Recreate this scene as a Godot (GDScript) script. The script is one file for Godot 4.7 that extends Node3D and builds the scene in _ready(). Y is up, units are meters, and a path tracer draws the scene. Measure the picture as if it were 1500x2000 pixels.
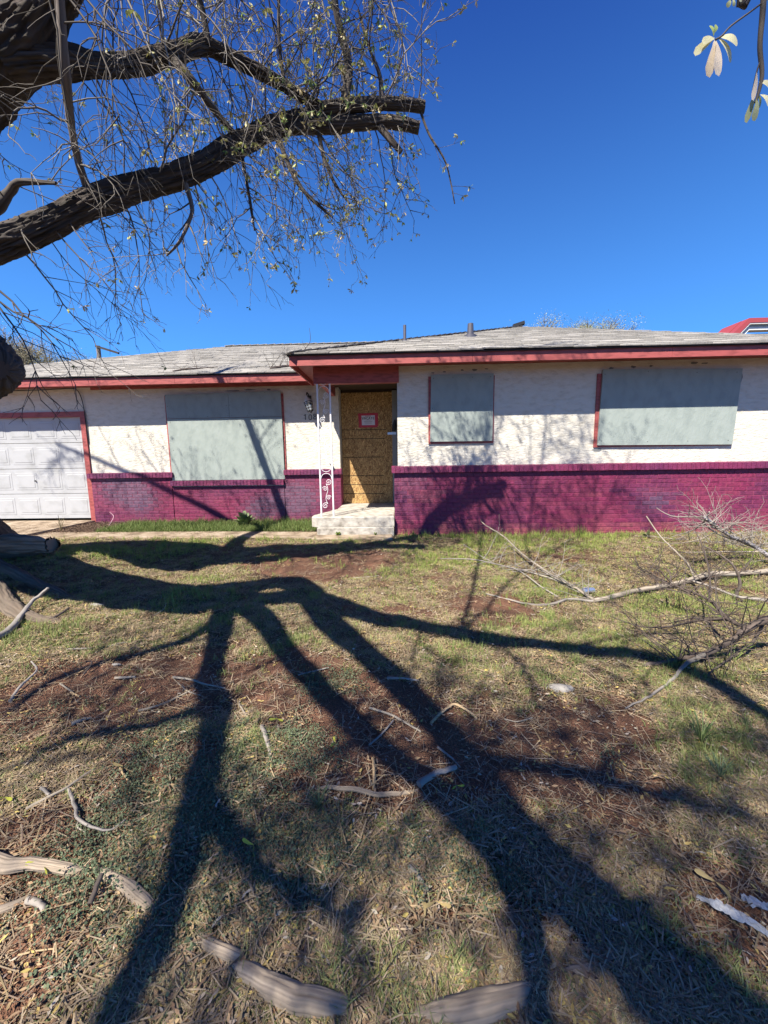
extends Node3D
# A boarded-up stucco and brick house behind a shaded lawn. x runs along the front wall, y up, z towards the street; metres.

const SUN := Vector3(0.42, -1.0, -0.71)
var used := {}
var bump := FastNoiseLite.new()
var patch := FastNoiseLite.new()
var fine := FastNoiseLite.new()
var warp := FastNoiseLite.new()
var mats := {}
var rng := RandomNumberGenerator.new()
var green_spots: Array
var clover_spots: Array
var dirt_spots: Array


class Geo:
	var v := PackedVector3Array()
	var n := PackedVector3Array()
	var uv := PackedVector2Array()
	var c := PackedColorArray()
	var ix := PackedInt32Array()
	var tint := Color.WHITE

	func vert(p: Vector3, nn: Vector3, t := Vector2.ZERO) -> void:
		v.append(p)
		n.append(nn)
		uv.append(t)
		c.append(tint)

	func tri(a: Vector3, b: Vector3, d: Vector3) -> void:
		var nn := (d - a).cross(b - a).normalized()
		var k := v.size()
		vert(a, nn)
		vert(b, nn, Vector2(1, 0))
		vert(d, nn, Vector2(1, 1))
		ix.append_array(PackedInt32Array([k, k + 1, k + 2]))

	# corners clockwise as seen from the front
	func quad(a: Vector3, b: Vector3, d: Vector3, e: Vector3) -> void:
		var nn := (d - a).cross(b - a)
		if nn.length_squared() < 1e-14:
			nn = (e - a).cross(d - a)
		nn = nn.normalized()
		var k := v.size()
		vert(a, nn, Vector2(0, 1))
		vert(b, nn, Vector2(0, 0))
		vert(d, nn, Vector2(1, 0))
		vert(e, nn, Vector2(1, 1))
		ix.append_array(PackedInt32Array([k, k + 1, k + 2, k, k + 2, k + 3]))

	# eight corners: 0-3 back (z low) and 4-7 front: (lo,lo) (hi,lo) (hi,hi) (lo,hi)
	func hexa(q: Array) -> void:
		quad(q[4], q[7], q[6], q[5])
		quad(q[1], q[2], q[3], q[0])
		quad(q[0], q[3], q[7], q[4])
		quad(q[5], q[6], q[2], q[1])
		quad(q[7], q[3], q[2], q[6])
		quad(q[0], q[4], q[5], q[1])

	func box(lo: Vector3, hi: Vector3, b := 0.0) -> void:
		if b <= 0.0:
			hexa([Vector3(lo.x, lo.y, lo.z), Vector3(hi.x, lo.y, lo.z), Vector3(hi.x, hi.y, lo.z), Vector3(lo.x, hi.y, lo.z), Vector3(lo.x, lo.y, hi.z), Vector3(hi.x, lo.y, hi.z), Vector3(hi.x, hi.y, hi.z), Vector3(lo.x, hi.y, hi.z)])
			return
		# front face inset by the chamfer, sides running straight back
		var f := hi.z
		var m := hi.z - b
		var o := [Vector3(lo.x, lo.y, m), Vector3(lo.x, hi.y, m), Vector3(hi.x, hi.y, m), Vector3(hi.x, lo.y, m)]
		var i := [Vector3(lo.x + b, lo.y + b, f), Vector3(lo.x + b, hi.y - b, f), Vector3(hi.x - b, hi.y - b, f), Vector3(hi.x - b, lo.y + b, f)]
		var r := [Vector3(lo.x, lo.y, lo.z), Vector3(lo.x, hi.y, lo.z), Vector3(hi.x, hi.y, lo.z), Vector3(hi.x, lo.y, lo.z)]
		quad(i[0], i[1], i[2], i[3])
		for k in 4:
			var l := (k + 1) % 4
			quad(o[k], o[l], i[l], i[k])
			quad(r[k], r[l], o[l], o[k])

	# a bar of square section between two points
	func bar(a: Vector3, b: Vector3, w: float, h := 0.0) -> void:
		h = w if h <= 0.0 else h
		var t := (b - a).normalized()
		var s := t.cross(Vector3.UP if absf(t.y) < 0.95 else Vector3.BACK).normalized()
		var u := s.cross(t)
		var q := []
		for p in [a, b]:
			for k in [[-1, -1], [1, -1], [1, 1], [-1, 1]]:
				q.append(p + s * (k[0] * w / 2) + u * (k[1] * h / 2))
		quad(q[5], q[6], q[7], q[4])
		quad(q[0], q[3], q[2], q[1])
		for k in 4:
			var l := (k + 1) % 4
			quad(q[l], q[l + 4], q[k + 4], q[k])

	# smooth tube through points; rough > 0 carves bark furrows with the given noise
	func tube(pts: Array, rad: Array, sides: int, rough := 0.0, noise: FastNoiseLite = null, close := true, shade := 0.0) -> void:
		var m := pts.size()
		var k0 := v.size()
		var t := ((pts[1] as Vector3) - (pts[0] as Vector3)).normalized()
		var s := t.cross(Vector3.UP if absf(t.y) < 0.9 else Vector3.RIGHT).normalized()
		var along := 0.0
		var seed_off := (pts[0] as Vector3).x * 7.0 + (pts[0] as Vector3).z * 13.0
		var base_tint := tint
		for i in m:
			var p: Vector3 = pts[i]
			var d: Vector3
			if i == 0:
				d = pts[1] - pts[0]
			elif i == m - 1:
				d = pts[m - 1] - pts[m - 2]
			else:
				d = (pts[i + 1] as Vector3) - (pts[i - 1] as Vector3)
			d = d.normalized()
			s = (s - d * s.dot(d)).normalized()
			var u := d.cross(s)
			if i > 0:
				along += p.distance_to(pts[i - 1])
			var r0: float = rad[i]
			var rn := maxf(r0 * 95.0, 20.0)
			for j in sides + 1:
				var a := TAU * j / sides
				var dirv := s * cos(a) + u * sin(a)
				var r := r0
				var tone := 1.0
				if rough > 0.0:
					var q := noise.get_noise_3d(cos(a) * rn, sin(a) * rn, along * 17.0 + seed_off)
					var ridge := 1.0 - 2.2 * absf(q)
					var lump := noise.get_noise_3d(cos(a) * r0 * 11.0 + 40.0, sin(a) * r0 * 11.0, along * 9.0 + seed_off)
					r += rough * (ridge - 0.4) + lump * minf(r0, 0.2) * 0.24
					tone = 1.0 + shade * noise.get_noise_3d(cos(a) * rn * 1.2 + 90.0, sin(a) * rn * 1.2, along * 8.0 + seed_off)
				tint = Color(base_tint.r * tone, base_tint.g * tone, base_tint.b * tone)
				vert(p + dirv * r, dirv, Vector2(float(j) / sides, along))
		tint = base_tint
		var w := sides + 1
		for i in m - 1:
			for j in sides:
				var a := k0 + i * w + j
				ix.append_array(PackedInt32Array([a, a + w, a + w + 1, a, a + w + 1, a + 1]))
		if rough > 0.0:
			for i in m:
				for j in w:
					var a := v[k0 + mini(i + 1, m - 1) * w + j] - v[k0 + maxi(i - 1, 0) * w + j]
					var b := v[k0 + i * w + (j + 1 if j < sides else 1)] - v[k0 + i * w + (j - 1 if j > 0 else sides - 1)]
					var nn := b.cross(a).normalized()
					n[k0 + i * w + j] = nn if nn.dot(n[k0 + i * w + j]) > 0 else -nn
		if close:
			for e in [0, m - 1]:
				var kc := v.size()
				var nd: Vector3 = ((pts[1] - pts[0]) if e == 0 else (pts[m - 2] - pts[m - 1])).normalized() * -1.0
				vert(pts[e], nd)
				for j in w:
					vert(v[k0 + e * w + j], nd)
				for j in sides:
					if e == 0:
						ix.append_array(PackedInt32Array([kc, kc + 1 + j, kc + 2 + j]))
					else:
						ix.append_array(PackedInt32Array([kc, kc + 2 + j, kc + 1 + j]))

	func mesh() -> ArrayMesh:
		var a := []
		a.resize(Mesh.ARRAY_MAX)
		a[Mesh.ARRAY_VERTEX] = v
		a[Mesh.ARRAY_NORMAL] = n
		a[Mesh.ARRAY_TEX_UV] = uv
		a[Mesh.ARRAY_COLOR] = c
		a[Mesh.ARRAY_INDEX] = ix
		var am := ArrayMesh.new()
		am.add_surface_from_arrays(Mesh.PRIMITIVE_TRIANGLES, a)
		return am


# ---------------------------------------------------------------- naming and nodes
func numbered(called: String) -> String:
	used[called] = used.get(called, -1) + 1
	return called if used[called] == 0 else "%s_%03d" % [called, used[called]]


func tag(o: Node3D, label: String, category: String, group := "", kind := "") -> Node3D:
	if label:
		o.set_meta("label", label)
	if category:
		o.set_meta("category", category)
	if group:
		o.set_meta("group", group)
	if kind:
		o.set_meta("kind", kind)
	return o


func thing(called: String, label: String, category: String, at := Vector3.ZERO, group := "") -> Node3D:
	var o := Node3D.new()
	o.name = numbered(called)
	o.position = at
	add_child(o, true)
	tag(o, label, category, group)
	return o


func part(called: String, g: Geo, m: Material, parent: Node3D, kind := "") -> MeshInstance3D:
	return part_mesh(called, g.mesh(), m, parent, kind)


func part_mesh(called: String, mesh: Mesh, m: Material, parent: Node3D, kind := "") -> MeshInstance3D:
	var o := MeshInstance3D.new()
	if parent == self:
		o.name = numbered(called)
	else:
		var key := str(parent.get_instance_id()) + called
		used[key] = used.get(key, -1) + 1
		o.name = called if used[key] == 0 else "%s_%03d" % [called, used[key]]
	o.mesh = mesh
	o.material_override = m
	parent.add_child(o, true)
	if kind:
		o.set_meta("kind", kind)
	return o


func boxed(called: String, lo: Vector3, hi: Vector3, m: Material, parent: Node3D, bevel := 0.0) -> MeshInstance3D:
	var g := Geo.new()
	g.box(lo, hi, bevel)
	return part(called, g, m, parent)


func lin(r: float, g: float, b: float) -> Color:
	return Color(r, g, b).linear_to_srgb()


func mat(called: String, r: float, g: float, b: float, rough := 0.8, metal := 0.0, tinted := false) -> StandardMaterial3D:
	if mats.has(called):
		return mats[called]
	var m := StandardMaterial3D.new()
	m.resource_name = called
	m.albedo_color = lin(r, g, b)
	m.roughness = rough
	m.metallic = metal
	m.vertex_color_use_as_albedo = tinted
	mats[called] = m
	return m


func noise_tex(seed_: int, freq: float, octaves: int, size: int, ramp: Array, ridged := false) -> NoiseTexture2D:
	var f := FastNoiseLite.new()
	f.seed = seed_
	f.frequency = freq
	f.noise_type = FastNoiseLite.TYPE_SIMPLEX_SMOOTH
	f.fractal_type = FastNoiseLite.FRACTAL_RIDGED if ridged else FastNoiseLite.FRACTAL_FBM
	f.fractal_octaves = octaves
	f.domain_warp_enabled = ridged
	f.domain_warp_amplitude = 25.0
	f.domain_warp_frequency = freq * 1.5
	var t := NoiseTexture2D.new()
	t.width = size
	t.height = size
	t.seamless = true
	t.seamless_blend_skirt = 0.25
	t.noise = f
	if ramp.size():
		var gr := Gradient.new()
		gr.offsets = PackedFloat32Array(range(ramp.size()).map(func(i): return float(i) / (ramp.size() - 1)))
		gr.colors = PackedColorArray(ramp)
		t.color_ramp = gr
	return t


func tri_planar(m: StandardMaterial3D, scale: Vector3, world := true) -> void:
	m.uv1_triplanar = true
	m.uv1_world_triplanar = world
	m.uv1_scale = scale


func relief(m: StandardMaterial3D, t: Texture2D, cm: float) -> void:
	m.heightmap_enabled = true
	m.heightmap_texture = t
	m.heightmap_scale = cm


# ---------------------------------------------------------------- the lie of the land
func spots(list: Array, x: float, z: float) -> float:
	var s := 0.0
	for b in list:
		var dx: float = (x - b[0]) / b[2]
		var dz: float = (z - b[1]) / (b[2] * 0.75)
		var q := dx * dx + dz * dz
		if q < 6.0:
			s += b[3] * exp(-q)
	return s


func gh(x: float, z: float) -> float:
	var y := -0.055 * clampf(z - 0.3, 0.0, 9.0)
	var rough := clampf((z + 0.2) / 1.2, 0.0, 1.0)
	y += rough * (bump.get_noise_2d(x * 60.0, z * 60.0) * 0.05 + bump.get_noise_2d(x * 300.0 + 500.0, z * 300.0) * 0.026)
	var dx := x + 4.7
	var dz := z - 1.7
	y += 0.16 * exp(-(dx * dx + dz * dz) / 1.1)
	return y


func on_ground(p: Vector3) -> Vector3:
	return Vector3(p.x, gh(p.x, p.z) + p.y, p.z)


# shares of lawn green, clover and bare dirt, each 0..1
func cover(x: float, z: float) -> Vector3:
	var a := patch.get_noise_2d(x * 40.0, z * 55.0)
	var b := patch.get_noise_2d(x * 130.0 + 300.0, z * 170.0)
	var g := spots(green_spots, x, z) + a * 0.55 + b * 0.95 - 0.12
	g = smoothstep(0.1, 0.85, g)
	var cl := clampf(spots(clover_spots, x, z) + patch.get_noise_2d(x * 90.0 - 700.0, z * 110.0) * 0.9 - 0.18, 0.0, 1.0)
	var d := clampf(spots(dirt_spots, x, z) * 1.35 - a * 0.6 + patch.get_noise_2d(x * 200.0 + 900.0, z * 260.0) * 0.7 - 0.08, 0.0, 1.0)
	return Vector3(g, cl, d)


func smooth_path(p: Array, per := 8) -> Array:
	var out := []
	var m := p.size()
	for i in m - 1:
		var a: Vector3 = p[maxi(i - 1, 0)]
		var b: Vector3 = p[i]
		var d: Vector3 = p[i + 1]
		var e: Vector3 = p[mini(i + 2, m - 1)]
		for k in per:
			var t := float(k) / per
			out.append(b.cubic_interpolate(d, a, e, t))
	out.append(p[m - 1])
	return out


func smooth_radii(r: Array, per := 8) -> Array:
	var out := []
	for i in r.size() - 1:
		for k in per:
			var t := float(k) / per
			t = t * t * (3 - 2 * t)
			out.append(lerpf(r[i], r[i + 1], t))
	out.append(r[-1])
	return out


# ---------------------------------------------------------------- the house
func brick_tone(x: float, y: float) -> Color:
	var a := patch.get_noise_2d(x * 70.0 + 40.0, y * 90.0)
	var b := patch.get_noise_2d(x * 240.0 + 140.0, y * 300.0)
	var c := Color(0.235, 0.026, 0.085).lerp(Color(0.155, 0.024, 0.085), clampf(a * 1.6 + 0.3, 0.0, 1.0))
	c = c.lerp(Color(0.27, 0.04, 0.09), clampf(b * 0.9, 0.0, 0.6))
	# grey-blue overspray that covers old scrawls, and the worn lowest courses
	var s := spots([[-5.55, 0.72, 0.42, 1.1], [-5.2, 0.45, 0.3, 0.8], [-2.05, 0.45, 0.38, 1.3], [-2.75, 0.25, 0.3, 0.9], [0.25, 0.85, 0.3, 0.35], [4.0, 0.5, 0.22, 0.5]], x, y)
	c = c.lerp(Color(0.115, 0.12, 0.175), clampf(s, 0.0, 0.6))
	if x > -0.5:
		c = c.lerp(Color(0.34, 0.11, 0.105), clampf((0.2 - y) * 2.6 + b * 0.5, 0.0, 0.7))
	return c


func brick_geo(w: float, h: float, c: Color, lift: float) -> Geo:
	var g := Geo.new()
	g.tint = c
	g.box(Vector3(-w / 2, -h / 2, -0.05), Vector3(w / 2, h / 2, lift), 0.004)
	return g


# running bond between x0 and x1; bricks while any are left become parts, the rest go into one mesh
func lay_bricks(house: Node3D, x0: float, x1: float, courses: int, z: float, singles: int, called: String, bm: Material, mm: Material) -> void:
	var wall := Geo.new()
	wall.tint = Color(0.23, 0.04, 0.09)
	var y0 := -0.035
	wall.box(Vector3(x0 + 0.004, -0.45, z - 0.3), Vector3(x1 - 0.004, y0 + courses * 0.0677, z - 0.0045))
	var body := part(called, wall, mm, house)
	var shared := {}
	var rest := Geo.new()
	for j in range(-3, courses):
		var x := x0 - (0.1035 if posmod(j, 2) else 0.0)
		while x < x1 - 0.02:
			var a := maxf(x, x0)
			var b := minf(x + 0.207, x1)
			x += 0.207
			if b - a < 0.03:
				continue
			var w := b - a - 0.006
			var at := Vector3((a + b) / 2, y0 + (j + 0.5) * 0.0677, z)
			var tone := brick_tone(at.x, at.y)
			var full := w > 0.19
			if full and singles > 0 and j >= 0 and at.x < 5.7:
				var key := "%d_%d_%d_%d" % [roundi(tone.r * 30), roundi(tone.g * 30), roundi(tone.b * 40), rng.randi() % 3]
				if not shared.has(key):
					shared[key] = brick_geo(0.201, 0.0617, tone, rng.randf_range(-0.0015, 0.002)).mesh()
				var o := part_mesh("brick", shared[key], bm, body)
				o.position = at + Vector3(rng.randf_range(-0.002, 0.002), rng.randf_range(-0.001, 0.001), rng.randf_range(-0.0015, 0.0015))
				o.rotation = Vector3(rng.randf_range(-0.012, 0.012), 0, rng.randf_range(-0.006, 0.006))
				singles -= 1
			else:
				rest.tint = tone
				var l := rng.randf_range(-0.002, 0.003)
				rest.box(Vector3(a + 0.003, at.y - 0.0309, z - 0.05), Vector3(b - 0.003, at.y + 0.0309, z + l), 0.004)
	if rest.v.size():
		part("bricks", rest, bm, body, "stuff")


# the sloping sill course of bricks on edge
func sill_course(house: Node3D, x0: float, x1: float, y: float, z: float, bm: Material, mm: Material) -> void:
	var core := Geo.new()
	core.tint = Color(0.34, 0.14, 0.22)
	core.box(Vector3(x0 + 0.01, y + 0.005, z - 0.05), Vector3(x1 - 0.01, y + 0.09, z + 0.045))
	var sill := part("brick_sill", core, mm, house)
	var g := Geo.new()
	var x := x0
	while x < x1 - 0.03:
		g.tint = brick_tone(x, y + 0.4) * Color(0.95, 1.1, 1.12)
		var d := rng.randf_range(-0.002, 0.002)
		var lo := Vector3(x + 0.003, y + d, z - 0.06)
		var hi := Vector3(minf(x + 0.066, x1) - 0.003, y + 0.098 + d, z + 0.058 + d)
		g.hexa([lo, Vector3(hi.x, lo.y, lo.z), Vector3(hi.x, hi.y + 0.012, lo.z), Vector3(lo.x, hi.y + 0.012, lo.z), Vector3(lo.x, lo.y, hi.z), Vector3(hi.x, lo.y, hi.z), Vector3(hi.x, hi.y - 0.006, hi.z), Vector3(lo.x, hi.y - 0.006, hi.z)])
		x += 0.0675
	part("sill_bricks", g, bm, sill, "stuff")


# shingles on a slope: o is the eave's left end, e runs along the eave, up the slope; x limits per row come from left(v) and right(v)
func lay_shingles(roof: Node3D, o: Vector3, e: Vector3, up: Vector3, length: float, l0: float, ls: float, r0: float, rs: float, singles: int, sm: Material) -> void:
	var nn := e.cross(up).normalized()
	if nn.y < 0:
		nn = -nn
	var rest := Geo.new()
	var shared := []
	for k in 12:
		var q := Geo.new()
		var t := 0.37 + rng.randf_range(-0.05, 0.05)
		q.tint = Color(t * 1.0, t * 0.98, t * 0.95)
		shingle(q, Vector3.ZERO, e, up, nn, 0.298, rng.randf_range(0.010, 0.020) if k < 9 else rng.randf_range(0.016, 0.025))
		shared.append(q.mesh())
	var row := 0
	while row * 0.143 < length - 0.02:
		var v := row * 0.143
		var a := l0 + ls * v
		var b := r0 + rs * v
		var x := a - fposmod(a - (0.152 if row % 2 else 0.0) + 0.04 * sin(row * 1.7), 0.305)
		while x < b:
			var s := maxf(x, a)
			var w := minf(x + 0.298, b) - s
			x += 0.305
			if w < 0.03:
				continue
			var at := o + e * s + up * v + nn * maxf(0.0, patch.get_noise_2d(s * 45.0 + 11.0, row * 60.0)) * 0.02
			if singles > 0 and w > 0.297 and s < 7.2:
				var sh := part_mesh("shingle", shared[rng.randi() % 12], sm, roof)
				sh.position = at + nn * rng.randf_range(0.0, 0.003)
				sh.rotation = e * rng.randf_range(-0.012, 0.03)
				singles -= 1
			else:
				var t := 0.37 + rng.randf_range(-0.05, 0.05)
				rest.tint = Color(t, t * 0.98, t * 0.95)
				shingle(rest, at + nn * rng.randf_range(0.0, 0.004), e, up, nn, w, rng.randf_range(0.010, 0.020) if rng.randf() < 0.8 else rng.randf_range(0.016, 0.026))
		row += 1
	part("shingles", rest, sm, roof, "stuff")


func shingle(g: Geo, at: Vector3, e: Vector3, up: Vector3, nn: Vector3, w: float, t: float) -> void:
	var a := at - up * 0.006
	var b := a + e * w
	var c := up * 0.2
	g.hexa([a + c, b + c, b + c + nn * 0.004, a + c + nn * 0.004, a, b, b + nn * t, a + nn * t])


func spiral(g: Geo, centre: Vector3, r: float, turns: float, start: float, w: float, mirror := 1.0) -> void:
	var pts := []
	var rad := []
	var m := int(turns * 16)
	for i in m + 1:
		var t := float(i) / m
		var a := start + mirror * t * turns * TAU
		pts.append(centre + Vector3(cos(a), sin(a), 0) * r * (1.0 - 0.86 * t))
		rad.append(w)
	g.tube(pts, rad, 6)


func porch_post(house: Node3D, m: Material) -> void:
	var post := Node3D.new()
	post.name = "porch_post"
	house.add_child(post, true)
	var z := 0.0
	for x in [-1.225, -1.03]:
		boxed("leg", Vector3(x - 0.012, 0.31, z - 0.012), Vector3(x + 0.012, 2.355, z + 0.012), m, post, 0.004)
	var mid := -1.1275
	for k in 3:
		var y := 0.34 + k * 0.665
		var flip := 1.0 if k % 2 == 0 else -1.0
		var g := Geo.new()
		# S scroll: two spirals joined by a slanting bar
		spiral(g, Vector3(mid - 0.03 * flip, y + 0.14, z), 0.05, 1.6, PI * 0.5 - flip * 0.9, 0.0048, flip)
		spiral(g, Vector3(mid + 0.03 * flip, y + 0.52, z), 0.05, 1.6, -PI * 0.5 - flip * 0.9, 0.0048, flip)
		var a := Vector3(mid - 0.03 * flip, y + 0.14, z) + Vector3(cos(PI * 0.5 - flip * 0.9), sin(PI * 0.5 - flip * 0.9), 0) * 0.05
		var b := Vector3(mid + 0.03 * flip, y + 0.52, z) + Vector3(cos(-PI * 0.5 - flip * 0.9), sin(-PI * 0.5 - flip * 0.9), 0) * 0.05
		var path := []
		var w := []
		for i in 13:
			var t := i / 12.0
			path.append(a.lerp(b, t) + Vector3(sin(t * TAU) * 0.022 * -flip, 0, 0))
			w.append(0.0048)
		g.tube(path, w, 6)
		part("scroll", g, m, post)
		var c := Geo.new()
		spiral(c, Vector3(mid + 0.028 * flip, y + 0.27, z), 0.04, 1.5, 0.3, 0.0045, flip)
		spiral(c, Vector3(mid - 0.028 * flip, y + 0.41, z), 0.04, 1.5, 2.9, 0.0045, -flip)
		part("scroll", c, m, post)
		var arch := Geo.new()
		for s in [-1.0, 1.0]:
			var pts := []
			var rr := []
			for i in 15:
				var t := PI * i / 14.0
				pts.append(Vector3(mid + cos(t) * 0.083, y + 0.665 - 0.012 * s - s * (0.083 - sin(t) * 0.083), z))
				rr.append(0.0046)
			arch.tube(pts, rr, 6)
		part("arch", arch, m, post)


func window_board(house: Node3D, q: Array, z: float, bm: Material, called := "window_board") -> MeshInstance3D:
	# q: lower left, lower right, upper right, upper left (x, y)
	var g := Geo.new()
	var b := []
	for p in q:
		b.append(Vector3(p.x, p.y, z - 0.03))
	for p in q:
		b.append(Vector3(p.x, p.y, z))
	g.hexa(b)
	var made := part(called, g, bm, house)
	var screw := Geo.new()
	screw.tube([Vector3(0, 0, -0.002), Vector3(0, 0, 0.002)], [0.006, 0.005], 7)
	var sm := screw.mesh()
	for t in [[0.03, 0.05], [0.03, 0.5], [0.025, 0.94], [0.97, 0.06], [0.972, 0.52], [0.965, 0.95], [0.33, 0.96], [0.68, 0.955], [0.36, 0.04], [0.66, 0.045]]:
		var lo: Vector2 = (q[0] as Vector2).lerp(q[1], t[0])
		var hi: Vector2 = (q[3] as Vector2).lerp(q[2], t[0])
		var p := lo.lerp(hi, t[1]) + Vector2(rng.randf_range(-0.02, 0.02), rng.randf_range(-0.01, 0.01))
		part_mesh("screw", sm, mat("rusty_screw", 0.06, 0.04, 0.03, 0.6), made).position = Vector3(p.x, p.y, z + 0.001)
	return made


func smear(house: Node3D, called: String, x: float, y: float, w: float, h: float, z: float, m: Material) -> void:
	var g := Geo.new()
	var ring := []
	for i in 14:
		var a := -TAU * i / 14.0
		var r := 0.75 + 0.45 * patch.get_noise_2d(x * 900.0 + cos(a) * 60.0, y * 900.0 + sin(a) * 60.0) + rng.randf_range(-0.12, 0.12)
		ring.append(Vector3(x + cos(a) * w * r, y + sin(a) * h * r, z))
	for i in 14:
		g.tri(Vector3(x, y, z + 0.001), ring[i], ring[(i + 1) % 14])
	part(called, g, m, house)


func letters(text: String, size: float, depth: float, m: Material, parent: Node3D, called: String, at: Vector3, font := "Droid Sans", bold := false) -> void:
	var t := TextMesh.new()
	var f := SystemFont.new()
	f.font_names = PackedStringArray([font])
	f.font_weight = 700 if bold else 400
	t.font = f
	t.text = text
	t.font_size = 64
	t.pixel_size = size / 46.0
	t.depth = depth
	var o := part_mesh(called, t, m, parent)
	o.position = at


func osb_texture() -> ImageTexture:
	var w := 640
	var h := 1280
	var px := PackedByteArray()
	px.resize(w * h * 3)
	var q := RandomNumberGenerator.new()
	q.seed = 77
	for i in w * h:
		px[i * 3] = 150
		px[i * 3 + 1] = 104
		px[i * 3 + 2] = 58
	for k in 9500:
		var cx := q.randf() * w
		var cy := q.randf() * h
		var a := (PI / 2 + q.randfn(0.0, 0.45)) if q.randf() < 0.6 else q.randf() * PI
		var lx := q.randf_range(14, 46)
		var ly := q.randf_range(3, 9)
		var t := q.randfn(0.0, 0.13)
		var dark := q.randf() < 0.12
		var col := Vector3(186 + t * 190, 146 + t * 165, 92 + t * 120)
		if dark:
			col = Vector3(126, 88, 50)
		var ca := cos(a)
		var sa := sin(a)
		for yy in range(maxi(0, int(cy - lx)), mini(h, int(cy + lx))):
			for xx in range(maxi(0, int(cx - lx)), mini(w, int(cx + lx))):
				var u := (xx - cx) * ca + (yy - cy) * sa
				var v := -(xx - cx) * sa + (yy - cy) * ca
				if absf(u) < lx / 2 and absf(v) < ly / 2 * (1.0 - 0.3 * absf(u) / lx):
					var edge := 0.80 if absf(v) > ly / 2 - 1.0 else 1.0
					var i := (yy * w + xx) * 3
					px[i] = clampi(int(col.x * edge), 0, 255)
					px[i + 1] = clampi(int(col.y * edge), 0, 255)
					px[i + 2] = clampi(int(col.z * edge), 0, 255)
	# nailing lines printed on the sheet
	for f in [0.325, 0.405, 0.572, 0.742, 0.823, 0.908]:
		for xx in int(w * (0.86 + 0.04 * sin(f * 40.0))):
			for d in 8:
				var i := (int(h * f + d + xx * 0.006) * w + xx) * 3
				for k in 3:
					px[i + k] = int(px[i + k] * 0.36)
	for f in [0.215, 0.60]:
		for yy in h:
			if int(yy / 40.0) % 7 != 3:
				var i := (yy * w + int(w * f)) * 3
				for k in 3:
					px[i + k] = int(px[i + k] * 0.55)
					px[i + 3 + k] = int(px[i + 3 + k] * 0.55)
	return ImageTexture.create_from_image(Image.create_from_data(w, h, false, Image.FORMAT_RGB8, px))


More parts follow.
